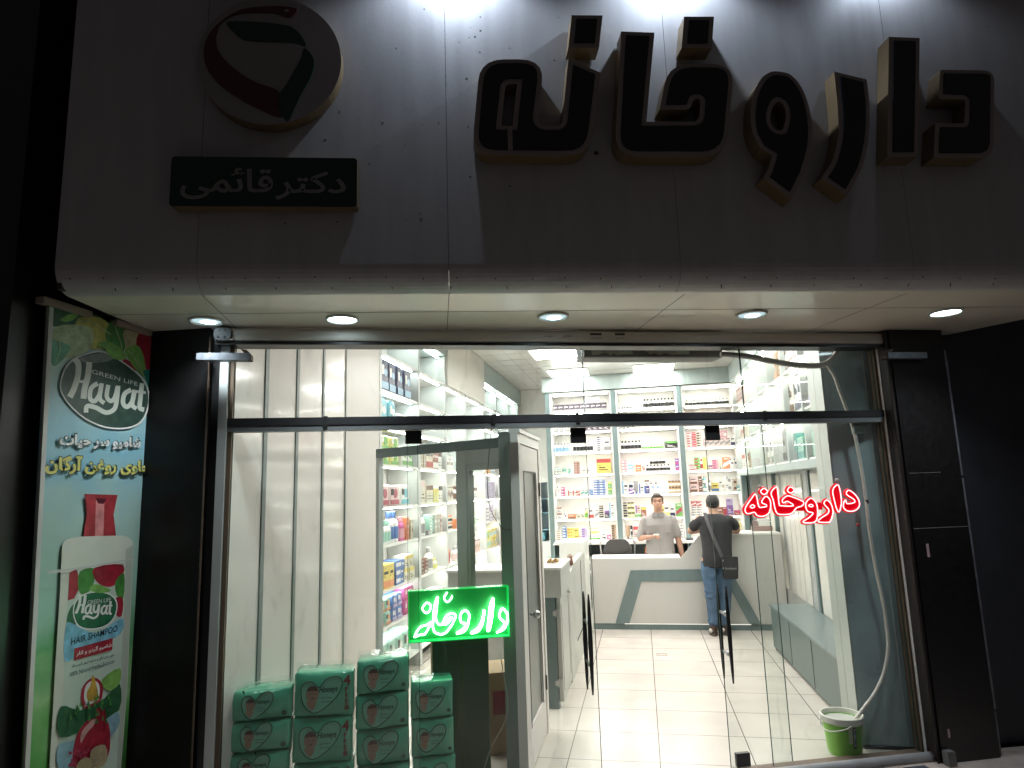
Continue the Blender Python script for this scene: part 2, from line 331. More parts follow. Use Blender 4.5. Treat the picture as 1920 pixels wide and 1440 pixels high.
b = MB(); b.box(BX[0]+.04, BX[3]-.04, YB-.28, YB+.38, .925, .945); b.build('worktop', whitep, t)
b = MB()
for x in (-1.33, -.9, -.55, .5, .62, 1.05, 1.44): b.box(x-.012, x+.012, YB-.25, YB+.38, 0, .92)
b.box(-1.33, 1.44, YB+.30, YB+.32, .05, .9); b.box(-1.33, 1.44, YB-.2, YB+.29, .45, .465); b.build('base_cabinet', teal, t)
# fridge left of it
t = thing('medicine_fridge', 'narrow blue lit glass door fridge left of the back shelves', 'fridge', W0, (-1.7, 10.4, 0))
b = MB(); b.box(-2.0, -1.98, 10.35, 10.9, 0, 1.93); b.box(-1.45, -1.43, 10.35, 10.9, 0, 1.93); b.box(-2.0, -1.43, 10.9, 10.92, 0, 1.93); b.box(-1.979, -1.451, 10.35, 10.899, 1.86, 1.93); b.box(-1.979, -1.451, 10.35, 10.899, 0, .95); b.build('body', whitep, t)
b = MB(); b.box(-1.975, -1.955, 10.36, 10.38, .96, 1.85); b.build('lamp', emis('fridge_lamp', (.35, .8, 1), 14), t)
b = MB()
for z in (1.12, 1.38, 1.6): b.box(-1.975, -1.455, 10.37, 10.89, z, z+.008)
b.build('shelf', M('pale_blue_shelf', (.3, .5, .6), .4), t)
# ------------------------------------------------------------------ left shelf unit
LY = [5.72, 6.82, 7.83, 8.80, 9.87, 10.85, 11.85, 12.85]; LZ = [.16, .56, .88, 1.285, 1.64, 2.03, 2.40, 2.74, 3.10]
FL = Fr((XL, 0, 0), 90)          # local x = world Y, local y = away from the aisle
t = thing('left_shelf_unit', 'long white lit wall shelving with grey uprights along the left wall', 'shelving', FL, (9, 0, 0))
b = MB(FL); b.box(5.71, 13.2, .36, .38, 0, 3.8); b.build('back_panel', whitep, t)
for y in LY:
    b = MB(FL); b.box(y-.028, y+.028, -.01, .355, 0, 3.45); b.build('upright', alug, t, bevel=.003)
b = MB(FL); b.box(5.70, 7.85, -.02, .355, 3.46, 3.78); b.box(9.86, 13.2, -.02, .355, 3.46, 3.78); b.build('cornice', cornice, t)
b = MB(FL); b.box(7.86, 9.85, -.04, .355, 3.09, 3.78); b.build('white_box_panel', M('pale_board', (.62, .60, .56), .5, var=.04), t)
for i in range(7):
    y0, y1 = LY[i]+.03, LY[i+1]-.03
    for k, z in enumerate(LZ):
        b = MB(FL); b.box(y0, y1, .0, .355, z-.022, z); b.build('shelf', whitep, t)
        zt = (LZ[k+1] if k < 8 else 3.45)-.03
        if i in (2, 3) and k >= 8: continue
        b = MB(FL); b.box(y0+.06, y1-.06, .05, .07, zt+.002, zt+.006); b.build('led_strip', stripc if k > 4 else strip, t)
# ------------------------------------------------------------------ right glass cabinets
FRR = Fr((1.42, 0, 0), -90); RY = [5.40, 6.02, 6.72, 7.42, 8.12, 8.9, 10.1]; RZ = [1.95, 2.38, 2.80]
t = thing('right_cabinet_unit', 'row of lit glass fronted display cabinets high on the right wall', 'cabinet', FRR, (-7.5, 0, 1.9))
b = MB(FRR); b.box(-10.15, -5.39, .345, .37, 1.9, 3.25); b.build('back_panel', whitep, t)
b = MB(FRR); b.box(-10.15, -5.39, -.02, .37, 3.251, 3.497); b.build('cornice', cornice, t)
b = MB(FRR); b.box(-10.15, -5.385, -.02, .37, 1.86, 1.93); b.build('bottom_board', cornice, t)
for y in RY:
    b = MB(FRR); b.box(-y-.014, -y+.014, -.005, .34, 1.931, 3.25); b.build('upright', alug, t)
for i in range(6):
    a0, a1 = -RY[i+1]+.016, -RY[i]-.016
    for k, z in enumerate(RZ):
        b = MB(FRR); b.box(a0, a1, .01, .34, z-.02, z); b.build('shelf', whitep, t)
        zt = (RZ[k+1] if k < 2 else 3.25)-.03; b = MB(FRR); b.box(a0+.05, a1-.05, .08, .10, zt+.002, zt+.006); b.build('led_strip', strip, t)
    b = MB(FRR); b.box(a0, a1, -.012, -.008, 1.94, 3.24); b.build('glass_door', GL2, t)
# ------------------------------------------------------------------ counter
YC = 8.6
t = thing('service_counter', 'pale grey pharmacy counter with teal angular frame, low left and high right', 'counter', W0, (.5, YC, 0))
b = MB(); b.prism([(-.69, .075), (1.63, .075), (1.63, 1.12), (.665, 1.12), (.435, .86), (-.69, .86)], YC, YC+.03); b.build('front_panel', greyp, t)
b = MB(); b.box(.68, 1.63, YC-.012, YC+.52, 1.122, 1.145); b.build('high_top', whitep, t, bevel=.003)
b = MB(); b.box(-.69, .43, YC+.001, YC+.52, .835, .858); b.build('low_top', whitep, t)
b = MB(); b.prism([[(-.413, .079), (-.19, .715), (1.0, .722), (1.31, .079), (1.18, .079), (.945, .58), (-.065, .582), (-.245, .079)]], YC-.014, YC-.002); b.build('teal_frame', teal, t, bevel=.002)
b = MB(); b.box(-.69, 1.63, YC+.02, YC+.04, 0.0, .073); b.build('kickboard', teal, t)
b = MB(); b.box(-.3, 1.2, YC+.006, YC+.015, .066, .072); b.build('led_strip', emis('kick_led', (1, .95, .85), 1.3), t)
# return counter, left of the aisle
t = thing('return_counter', 'white column and low sloping grey panel at the left end of the counter', 'counter', W0, (-.75, 7.2, 0))
b = MB(); b.box(-1.0, -.70, 7.95, 8.58, 0, 1.12); b.build('column', whitep, t, bevel=.003)
b = MB(FL) ; b.fr = Fr((-.72, 0, 0), 90); b.prism([(6.31, 0), (7.94, 0), (7.94, 1.0), (6.9, 1.0), (6.31, .93)], 0, .06); b.build('side_panel', greyp, t)
b = MB(Fr((-.72, 0, 0), 90)); b.box(7.55, 7.57, -.004, -.001, .25, .96); b.box(6.9, 7.57, -.004, -.001, .235, .25); b.build('groove', seamm, t)
t = thing('gate_cabinet', 'narrow grey cabinet with a teal post and hinged panel door near the entrance', 'cabinet', W0, (-.78, 5.6, 0))
b = MB(); b.prism([(-.855, 5.57), (-.70, 5.57), (-.70, 6.30), (-.91, 6.30)], .865, 1.085, ax='z'); b.build('upper_box', greyp, t)
b = MB(); b.prism([(-.858, 5.562), (-.692, 5.562), (-.692, 6.31), (-.915, 6.31)], 1.086, 1.105, ax='z'); b.build('top', whitep, t)
b = MB(); b.box(-.84, -.755, 5.575, 5.66, 0, .863); b.build('post', teal, t)
b = MB(Fr((-.715, 0, 0), 90)); b.box(5.60, 6.23, 0, .035, .05, .86)
for q in ((5.66, 5.665, .12, .8), (6.16, 6.165, .12, .8)): b.box(q[0], q[1], -.002, 0, q[2], q[3], 1)
d = b.build('door', [greyp, seamm], t)
b = MB(Fr((-.715, 0, 0), 90)); b.tube([(6.12, 0, .83), (6.12, -.03, .83)], .009); b.build('knob', steel, d)
for z in (.2, .74):
    b = MB(); b.box(-.757, -.716, 5.566, 5.573, z-.03, z+.03); b.box(-.775, -.757, 5.560, 5.5745, z-.018, z+.018); b.tube([(-.74, 5.564, z-.03), (-.74, 5.564, z+.03)], .005); b.build('hinge', steel, t)
# small things on it
t = thing('snack_tub', 'clear plastic tub of biscuits on the narrow grey cabinet', 'food tub', W0, (-.80, 5.95, 1.106))
b = MB(); b.prism(rnd([(-.86, 5.86, .02), (-.73, 5.86, .02), (-.73, 5.98, .02), (-.86, 5.98, .02)]), 1.107, 1.155, ax='z'); b.build('tub', GL2, t)
b = MB()
for k in range(22): b.ball((-.85+random.random()*.105, 5.87+random.random()*.1, 1.115+random.random()*.02), .012, 6)
b.build('biscuits', M('biscuit', (.5, .27, .1), .7), t, smooth=True)
b = MB(); b.prism(rnd([(-.868, 5.852, .02), (-.722, 5.852, .02), (-.722, 5.988, .02), (-.868, 5.988, .02)]), 1.156, 1.162, ax='z'); b.build('lid', GL2, t)
t = thing('ornament', 'small brown woven ornament on the white ledge of the return counter', 'ornament', W0, (-.70, 6.5, .98))
b = MB(); b.lathe([(.028, 0), (.034, .02), (.03, .045), (.018, .075), (.008, .09)], (-.745, 6.75, .991), 12); b.build('body', M('woven_brown', (.2, .09, .05), .8, var=.5, scale=60, bump=.5), t, smooth=True)
b = MB(); b.tube([(-.77, 6.75, 1.03), (-.765, 6.75, 1.08), (-.745, 6.75, 1.1), (-.725, 6.75, 1.08), (-.72, 6.75, 1.03)], .005); b.build('loop', M('woven_tan', (.4, .2, .1), .8), t)
t = thing('left_desk', 'grey service desk seen through the glazed inner door', 'desk', W0, (-1.45, 6.1, 0))
b = MB(); b.box(-1.80, -1.15, 6.0, 6.5, 0, 1.02); b.build('body', greyp, t)
b = MB(); b.box(-1.82, -1.14, 5.985, 6.51, 1.021, 1.04); b.build('desk_top', whitep, t)
b = MB(); b.box(-1.62, -1.57, 5.975, 5.99, .75, .8); b.build('socket', whitep, t)
# chair behind the low counter
t = thing('office_chair', 'dark grey office chair standing behind the low part of the counter', 'chair', W0, (-.36, 9.3, 0))
b = MB(); b.prism(rnd([(-.555, .62, .03), (-.175, .62, .03), (-.165, .90, .05), (-.235, 1.045, .06), (-.49, 1.045, .06), (-.565, .90, .05)]), 9.27, 9.33); b.build('backrest', M('grey_leatherette', (.055, .052, .05), .35, var=.2, bump=.1), t, bevel=.012)
b = MB(); b.tube(smoothp([(-.52, 9.262, .92), (-.44, 9.258, .865), (-.36, 9.257, .85), (-.28, 9.258, .865), (-.2, 9.262, .92)], 4, False), .004); b.build('stitching', M('stitch', (.02, .02, .02), .6), t)
for sgn in (-1, 1):
    b = MB(); b.tube([(-.365+sgn*.15, 9.3, 1.04), (-.365+sgn*.20, 9.3, 1.06), (-.365+sgn*.235, 9.31, 1.0), (-.365+sgn*.22, 9.32, .8), (-.365+sgn*.19, 9.2, .5)], .011); b.build('arm_frame', steel, t, smooth=True)
b = MB(); b.box(-.58, -.15, 8.95, 9.35, .46, .53); b.build('seat', MATS['grey_leatherette'], t, bevel=.02)
b = MB(); b.tube([(-.365, 9.15, .06), (-.365, 9.15, .46)], .03)
for k in range(5): b.tube([(-.365, 9.15, .08), (-.365+.28*cos(k*1.257), 9.15+.28*sin(k*1.257), .04)], .02)
b.build('base', blackm, t)
b = MB(); fx_, fy_ = hz(1231, 1229).x, hz(1231, 1229).y
for q in ((0, .11, 0, .006), (0, .11, .074, .08), (0, .006, .0061, .0739), (.104, .11, .0061, .0739)): b.box(fx_+q[0], fx_+q[1], fy_+q[2], fy_+q[3], .001, .003)
tag(b.build('floor_socket', M('socket_brown', (.12, .09, .07), .5), at=Vector((fx_+.05, fy_+.04, .001))), 'small rectangular floor socket cover in the tiles before the counter', 'floor socket')
# ------------------------------------------------------------------ bench
t = thing('bench_cabinet', 'long low teal bench box along the right wall', 'bench', W0, (1.5, 6.5, 0))
b = MB(); b.prism([(1.345, 5.42), (1.672, 5.42), (1.672, 7.70), (1.285, 7.70)], .03, .44, ax='z'); b.build('box', M('bench_teal', (.11, .145, .14), .4, var=.08, scale=8, stretch=(1, 1, .3)), t)
b = MB(); b.prism([(1.335, 5.41), (1.674, 5.41), (1.674, 7.715), (1.272, 7.715)], .442, .46, ax='z'); b.build('seat_board', M('bench_top', (.14, .18, .18), .3, var=.06, scale=5), t, bevel=.002)
for y in (6.15, 6.9):
    b = MB(); x = 1.345-(y-5.42)/2.28*.06; b.box(x-.003, x+.004, y, y+.006, .04, .435); b.build('joint', seamm, t)
for x, y in ((1.30, 7.66), (1.355, 5.46)):
    b = MB(); b.box(x, x+.03, y, y+.03, 0, .03); b.build('foot', blackm, t)
# ------------------------------------------------------------------ shopfront frame on FD
xl = FD.pick(415, 1000)[0]; xr = FD.pick(1684, 1000)[0]; ztr = 2.19
t = thing('shopfront_frame', 'grey aluminium frame with a dark transom round the shop glazing', 'window frame', FD, (-.7, 0, 0))
b = MB(FD); b.box(xl-.035, xl+.015, -.04, .05, 0, 2.72); b.build('jamb', M('zinc_post', (.50, .53, .52), .4, metal=.3, var=.1, scale=6), t, bevel=.003)
b = MB(FD); b.box(xl+.016, xl+.04, -.02, .04, 0, 2.66); b.build('sealant', brownseal, t)
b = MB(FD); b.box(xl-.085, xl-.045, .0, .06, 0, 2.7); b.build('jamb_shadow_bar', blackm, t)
b = MB(FD); b.box(xr-.02, xr+.02, -.04, .05, 0, 2.72); b.build('jamb', M('pale_post', (.66, .64, .62), .4, var=.1, scale=6), t, bevel=.003)
b = MB(FD); b.box(xr-.036, xr-.021, -.02, .04, 0, 2.66); b.build('sealant', brownseal, t)
b = MB(FD); b.box(xl+.016, xr-.022, -.035, .045, ztr-.018, ztr+.028); b.build('transom', M('rubber_black', (.022, .022, .024), .45, var=.4, scale=15), t)
b = MB(FD); b.box(xl+.016, xr-.022, -.030, .042, ztr-.052, ztr-.0185); b.build('transom_cap', M('dull_aluminium', (.20, .215, .22), .45, metal=.4, var=.15, scale=12), t)
for px in (612, 925, 1080, 1430):
    x = FD.pick(px, 790)[0]; b = MB(FD); b.box(x-.012, x+.012, -.039, -.0355, ztr-.03, ztr+.034); b.build('splice', M('tape_black', (.012, .012, .012), .5), t)
b = MB(FD); b.box(xl+.02, xr+.02, -.03, .05, .0, .02); b.build('threshold', M('threshold_brown', (.16, .11, .085), .6), t)
b = MB(FD); b.tube([(xl-.1, -.075, .012), (xr+.06, -.075, .012)], .032, 10); b.build('sill_tube', M('grey_tube', (.42, .42, .44), .5, var=.2, scale=12), t, smooth=True)
# glass panes
xs = FD.pick(1093, 700)[0]; xs2 = FD.pick(1390, 700)[0]; xd1 = FD.pick(1116, 1150)[0]; xd2 = FD.pick(1352, 1150)[0]; xf = FD.pick(1426, 1150)[0]; xh = FD.pick(783, 900)[0]
edge = M('glass_edge', (.02, .06, .05), .15)
def pane(name, x0, x1, z0, z1, y, label):
    t = thing(name, label, 'glass pane' if name == 'glass_pane' else 'glass door', FD, ((x0+x1)/2, y, z0))
    b = MB(FD); b.box(x0, x1, y, y+.008, z0, z1); b.build('glass', GL, t)
    for e0 in (x1+.0002, x0-.0028): b = MB(FD); b.box(e0, e0+.0026, y, y+.008, z0, z1); b.build('glass_edge', edge, t)
    return t
pane('glass_pane', xl+.045, xs-.004, ztr+.03, 2.66, 0, 'clear fixed pane above the transom, over the white striped wall')
pane('glass_pane', xs+.004, xs2-.004, ztr+.03, 2.66, 0, 'clear fixed pane above the transom in front of the air curtain')
pane('glass_pane', xs2+.004, xr-.04, ztr+.03, 2.66, 0, 'clear fixed pane above the transom in front of the bent white hose')
pane('glass_pane', xl+.045, xh, .022, ztr-.054, 0, 'tall clear fixed pane in front of the nappy packs')
d1 = pane('glass_door', xh-.06, xd1, .03, ztr-.054, .022, 'frameless glass door leaf left of the open doorway')
d2 = pane('glass_door', xd2, xf+.14, .03, ztr-.054, .022, 'frameless glass door leaf right of the open doorway')
pane('glass_pane', xf, xr-.04, .022, ztr-.054, 0, 'tall clear fixed pane in front of the green bucket, behind the red neon word')
for px, dt, w_, h_ in ((775, d1, .10, .085), (1084, d1, .10, .10), (1336, d2, .10, .10)):
    x, z = FD.pick(px, 812, .02); b = MB(FD); b.box(x-w_/2, x+w_/2, .012, .040, ztr-.053-h_, ztr-.055); b.build('patch_fitting', blackm, dt, bevel=.004)
x, z = FD.pick(1397, 1432); b = MB(FD); b.box(x-.045, x+.045, .01, .042, .03, .11); b.build('patch_fitting', blackm, d2, bevel=.004)
for px, dt in ((1107, d1), (1368, d2)):
    x = FD.pick(px, 1200, -.03)[0]
    for yy in (-.035, .085):
        if px == 1107: yy = yy+.005
        b = MB(FD); xx = x+(.0 if yy < 0 else .0)
        b.loft([(xx, yy, .53, .005, .004), (xx, yy, .60, .010, .007), (xx, yy, .82, .0155, .010), (xx, yy, 1.04, .010, .007), (xx, yy, 1.11, .005, .004)], 10)
        h = b.build('handle', M('handle_black', (.02, .02, .02), .25), dt, smooth=True)
    for z in (.70, .94):
        b = MB(FD); b.tube([(x, -.03, z), (x, .08, z)], .009, 10); b.ball((x, -.005, z), .018, 10); b.build('handle_bolt', steel, dt, smooth=True)
# roller shutter tube and its brackets
zt = 2.715
t = thing('shutter_tube', 'long grey roller housing tube under the soffit above the glazing', 'roller housing', FD, (-.7, -.05, zt))
b = MB(FD); b.prism(rnd([(-.10, 2.672, .02), (.0, 2.668, .01), (.0, 2.752, .01), (-.10, 2.752, .03)]), FD.pick(412, 630)[0], FD.pick(1682, 640)[0], ax='x'); b.build('housing', M('housing_grey', (.50, .47, .42), .5, var=.15, scale=4, stretch=(.5, 3, 12)), t, smooth=2)
for px in (426, 1672):
    x = FD.pick(px, 635)[0]; b = MB(FD); b.prism(rnd([(x-.045, 2.672, .03), (x+.05, 2.672, .03), (x+.05, 2.748, .03), (x-.045, 2.748, .03)]), -.118, -.101)
    e_ = b.build('end_bracket', M('galvanised', (.10, .10, .10), .5, metal=.2, var=.3, scale=20), t)
    b = MB(FD)
    for q in (-.02, .015):
        for z in (2.69, 2.728): b.tube([(x+q, -.12, z), (x+q, -.124, z)], .006)
    b.build('screw', blackm, e_)
b = MB(FD); b.box(FD.pick(412, 630)[0], FD.pick(1682, 640)[0], -.09, .04, 2.650, 2.6665); b.build('bottom_lip', blackm, t)
stk = M('sticker_paper', (.50, .47, .42), .5); ink = M('ink', (.03, .028, .025), .6)
for px, w_, txt, top in ((1109, .085, '\u06f0\u06f5\u06f1 \u06f3\u06f1-\u06f3\u06f9\u06f6\u06f7', ''), (1153, .075, '\u06f0\u06f5\u06f1 \u06f6\u06f0\u06f3 \u06f4\u06f4\u06f2', '')):
    x = FD.pick(px, 636)[0]; b = MB(FD); b.box(x-w_/2, x+w_/2, -.1025, -.1012, 2.683, 2.735); s_ = b.build('sticker', stk, t)
    b = MB(FD); b.box(x-w_/2+.004, x+w_/2-.004, -.1034, -.1027, 2.717, 2.731, 0); put_text(b, txt[::1], x-w_/2+.006, x+w_/2-.006, 2.688, 2.706, -.1034); b.build('lettering', ink, s_)
for px in (1022, 1057, 1642):
    x = FD.pick(px, 636)[0]; b = MB(FD); put_text(b, fa('حیات') if px != 1057 else fa('سرویس'), x-.03, x+.03, 2.70, 2.722, -.1012); b.build('lettering', ink, t)
galv = M('galvanised_blue', (.20, .22, .25), .5, metal=.5, var=.4, scale=30)
def bracket(x0, x1, z, hook, label, lip):
    t = thing('steel_bracket', label, 'bracket', FD, ((x0+x1)/2, -.1, z), 'steel channel brackets beside the glazing')
    b = MB(FD); b.box(x0, x1, -.20, -.196, z-.02, z+.02); b.box(x0, x1, -.1955, -.13, z-.02, z-.016); b.build('channel', galv, t)
    b = MB(FD); xx = x1 if hook > 0 else x0; b.prism([(xx-.055*hook, z+.045), (xx-.02*hook, z+.04), (xx+.005*hook, z+.012), (xx+.005*hook, z-.02), (xx-.015*hook, z-.02), (xx-.02*hook, z+.008)], -.19, -.13, ax='y'); b.build('hook', M('rusty_steel', (.10, .06, .045), .6, metal=.3, var=.4), t)
    b = MB(FD); xw = x0+.04 if hook > 0 else x1-.04; b.tube([(xw, -.16, z), (xw, .0 if hook < 0 else -.04, z)], .012); b.build('wall_bolt', blackm, t)
x0 = FD.pick(368, 668, -.2)[0]; x1, z = FD.pick(468, 668, -.2); bracket(x0, x1, z, 1, 'steel channel bracket on the black pillar left of the glazing', 1)
x0 = FD.pick(1658, 668, -.16)[0]; x1, z = FD.pick(1730, 668, -.16); bracket(x0, x1, z, -1, 'steel channel bracket on the stone pillar right of the glazing', 1)
# ------------------------------------------------------------------ pillars and outer walls
xb = FB.pick(290, 1000)[0]
pl = [tuple(FD.w(x, y, 0)[:2]) for x, y in ((xl-.04, .02), (xl-.04, .6), (xl-1.2, .6))]+[(-3.2, xb), (-2.86, xb-.02)]
pl = [tuple(FD.w(xl-.05, -.03, 0)[:2]), tuple(FD.w(xl-.05, .5, 0)[:2]), (-3.4, 3.9), (-2.9, 3.0), (-2.9, 3.38-.02)]
t = thing('left_pillar', 'polished black stone pillar between the shampoo banner and the glazing', 'pillar', W0, (-2.6, 3.4, -.004))
b = MB(); b.prism([(-2.83, 3.345), tuple(FD.w(xl-.095, -.045, 0)[:2]), tuple(FD.w(xl-.095, .4, 0)[:2]), (-2.83, 3.9)], -.003, 2.76, ax='z'); b.build('stone_face', blackgran, t)
b = MB(); p = FD.w(xl-.092, -.05, 0); b.box(p.x-.004, p.x+.004, p.y-.004, p.y+.004, 0, 2.7); b.build('edge_trim', M('edge_brown', (.12, .08, .06), .4), t)
t = thing('outer_left_wall', 'black wall behind and left of the shampoo banner', 'wall', W0, (-3.1, 3, -.004))
b = MB(); b.box(-3.6, -2.885, 2.50, 3.9, -.003, 5.2); b.build('black_face', M('black_facing', (.012, .0105, .010), .35, var=.4, scale=14), t)
b = MB(); b.box(-4.6, -3.62, 2.35, 3.9, -.003, 5.2); b.build('neighbour_face', M('purple_black', (.010, .006, .011), .5, var=.3), t)
P0 = hz(1745, 1418); P1 = hz(1780, 1437); P2 = hz(1873, 1418)
fd = lambda p: FD.loc(p)
t = thing('right_pillar', 'black and brown polished stone pillar right of the glazing', 'pillar', FD, (fd(P1).x+.1, -.1, -.004))
q0 = FD.loc(P0); q1 = FD.loc(P1); q2 = FD.loc(P2)
b = MB(FD); b.prism([(xr+.021, .45), (xr+.021, -.045), (q1.x-.03, -.14), (q1.x-.015, -.14), (q1.x-.015, .45)], -.003, 2.76, ax='z'); b.build('brown_face', granite2, t)
b = MB(FD); b.prism([(q1.x-.001, .45), (q1.x-.001, -.148), (q2.x, -.148), (q2.x, .45)], -.003, 2.76, ax='z'); b.build('black_face', M('black_stone', (.014, .013, .0135), .22, var=.4, scale=30, rvar=.08), t)
b = MB(FD); b.box(q1.x-.0145, q1.x-.0015, -.13, .4, 0, 2.75); b.build('joint', blackm, t)
b = MB(FD)
b.box(q1.x+.0, q2.x, -.1495, -.1485, 1.42, 1.424); b.box(q1.x+.02, q2.x*.62+q1.x*.38, -.1495, -.1485, 1.78, 1.783); b.build('scratch', M('scratch', (.2, .2, .2), .5), t)
for (px, py, w_, h_) in ((1740, 1032, .018, .085), (1779, 1375, .014, .05)):
    x, z = FD.pick(px, py, -.149); b = MB(FD); b.box(x-w_/2, x+w_/2, -.1505, -.1485, z-h_/2, z+h_/2); b.build('sticker', M('pink_sticker', (.5, .33, .38), .6, var=.3, scale=80), t)
t = thing('ground_socket', 'small grey metal block at the foot of the right pillar', 'door stop', FD, (q1.x+.03, -.16, -.004))
b = MB(FD); b.box(q1.x-.005, q1.x+.05, -.20, -.152, -.003, .075); b.box(q1.x-.002, q1.x+.047, -.197, -.155, .076, .082); t2 = b.build('block', M('grey_block', (.14, .14, .14), .6, var=.3), t)
# pipe
x, z = FD.pick(1797, 800, -.10); t = thing('steel_pipe', 'grey metal strip pipe running down beside the right stone pillar', 'pipe', FD, (q2.x+.03, -.1, 0))
b = MB(FD); b.box(q2.x+.004, q2.x+.034, -.13, -.11, .27, 2.62); b.box(q2.x+.010, q2.x+.030, -.128, -.112, .0, .27); b.build('strip', M('zinc_strip', (.26, .26, .30), .45, metal=.4, var=.5, scale=14, stretch=(3, 3, 1)), t, bevel=.004)
for z in (.27, 1.75):
    b = MB(FD); b.box(q2.x+.002, q2.x+.036, -.133, -.108, z-.006, z+.006); b.build('joint', blackm, t)
t = thing('outer_right_wall', 'dark blue grey wall at the right edge beyond the steel pipe', 'wall', FD, (q2.x+1, .12, -.004))
b = MB(FD); b.box(q2.x+.001, q2.x+3, .04, .5, -.003, 5.2); b.build('face', M('dark_shutter', (.035, .036, .044), .5, var=.3, scale=5), t)
# door mat
b = MB(FD); b.prism([(-.55, -1.2), (.32, -1.2), (.32, -.16), (-.55, -.16)], -.002, .008, ax='z'); tag(b.build('door_mat', M('mat_rubber', (.035, .045, .065), .8, var=.3, scale=40, bump=.6), at=FD.w(-.1, -.6, 0)), 'dark blue rubber mat on the pavement in front of the threshold', 'door mat')
# ------------------------------------------------------------------ fascia
sL = FF.pick(103, 490)[0]; sR = 3.75; R_ = .12
seams = sorted([FF.pick(p, 300)[0] for p in (378, 838, 1262, 1688)])
t = thing('fascia', 'wide grey metal clad fascia with a rounded lower lip over the shop', 'fascia', FF, (.5, 0, 2.76))
eds = [sL]+seams+[sR]
for a, c in zip(eds[:-1], eds[1:]):
    b = MB(FF); b.box(a+.0012, c-.0012, 0, .03, 2.88, 5.0)
    ring = [(R_-R_*cos(i*pi/2/8), 2.88-R_*sin(i*pi/2/8)) for i in range(9)]
    n = len(ring); o_ = [(y+(.006 if 1 else 0), z) for y, z in ring]
    b.prism([(0, 2.8799)]+ring[1:]+[(R_, 2.766), (.03, 2.8799)], a+.0012, c-.0012, ax='x')
    b.build('cladding_panel', clad, t)
b = MB(FF); b.box(sL+.003, sR, .031, .05, 2.86, 5.0); b.build('backing', seamm, t)
b = MB(FF); b.box(sL+.0, sL+.02, .03, .6, 2.77, 5.0); b.build('end_return', M('dark_return', (.03, .028, .025), .6), t)
scr = None
for i in range(27):
    px = 130+i*66.5; x, z = FF.pick(px+random.uniform(-6, 6), 523+random.uniform(-2, 2), .02); a = .33
    if scr is None:
        b = MB(FF); b.lathe([(.0045, 0), (.0035, .004)], (x, .009, z), 8); scr = b.build('screw', rust, t); sx0 = x; sz0 = z
    else:
        o = scr.copy(); COL.objects.link(o); o.parent = t; o.location = (x-sx0, 0, z-sz0)
drip = None
for i, px in enumerate([217, 325, 424, 517, 622, 735, 845, 950, 1060, 1145, 1235, 1350, 1443, 1525, 1612, 1700, 1780, 1860]):
    x, z = FF.pick(px, 547, .07); zc = 2.777
    b = MB(FF); b.tube([(x, .052, zc+.012), (x+.003+random.uniform(0, .006), .062, zc-.006-random.uniform(0, .01))], [.0035, .0015], 6); b.build('rust_drip', rust, t)
# fly spots and dirt on the panels
b = MB(FF)
for i in range(60):
    x, z = FF.pick(random.uniform(600, 960) if i < 40 else random.uniform(150, 1900), random.uniform(5, 440)); r = random.choice((.0015, .002, .003, .0045)); b.lathe([(r, 0)], (0, 0, 0), 3) if 0 else b.box(x-r, x+r, -.0006, -.0001, z-r*.8, z+r*.8)
b.build('dirt_speck', M('dirt', (.06, .05, .05), .8), t)
x, z = FF.pick(1118, 287); b = MB(FF); b.lathe([(.012, 0)], (0, 0, 0), 3) if 0 else b.prism([(x+.014*cos(k*.6), z+.011*sin(k*.6)) for k in range(10)], -.002, -.0001); b.build('rust_spot', rust, t)
# soffit
s1 = FF.w(sL, R_, 0); s2 = FF.w(sR, R_, 0)
so = [(s1.x, s1.y), (s2.x, s2.y), (2.246, 5.112), tuple(FD.w(q2.x-.02, .1, 0)[:2]), tuple(FD.w(xl-.1, .1, 0)[:2]), (-2.84, 3.36)]
t = thing('soffit', 'cream glossy panel soffit under the fascia with five downlights', 'soffit', W0, (0, 4, 2.76))
b = MB(); b.prism(so, 2.7605, 2.80, ax='z'); b.build('panel', soffm, t)
sl = Fr((0, 0, 0), 0)
def hline(a, c, wd=.0022):
    p = hz(*a, 2.76); q = hz(*c, 2.76); n = (q-p).normalized(); s_ = Vector((-n.y, n.x, 0))*wd
    b = MB(); b.add([tuple(v+Vector((0, 0, d_))) for d_ in (-.0008, 0) for v in (p-s_, p+s_, q+s_, q-s_)], [(0, 1, 2, 3), (4, 7, 6, 5), (0, 4, 5, 1), (1, 5, 6, 2), (2, 6, 7, 3), (3, 7, 4, 0)]); b.build('joint', M('soffit_joint', (.12, .10, .08), .7), t)
for a, c in (((842, 551), (838, 621)), ((1284, 551), (1186, 625)), ((1700, 550), (1500, 627)), ((376, 551), (446, 617)), ((190, 590), (840, 584.5)), ((840, 584.5), (1915, 575))): hline(a, c)
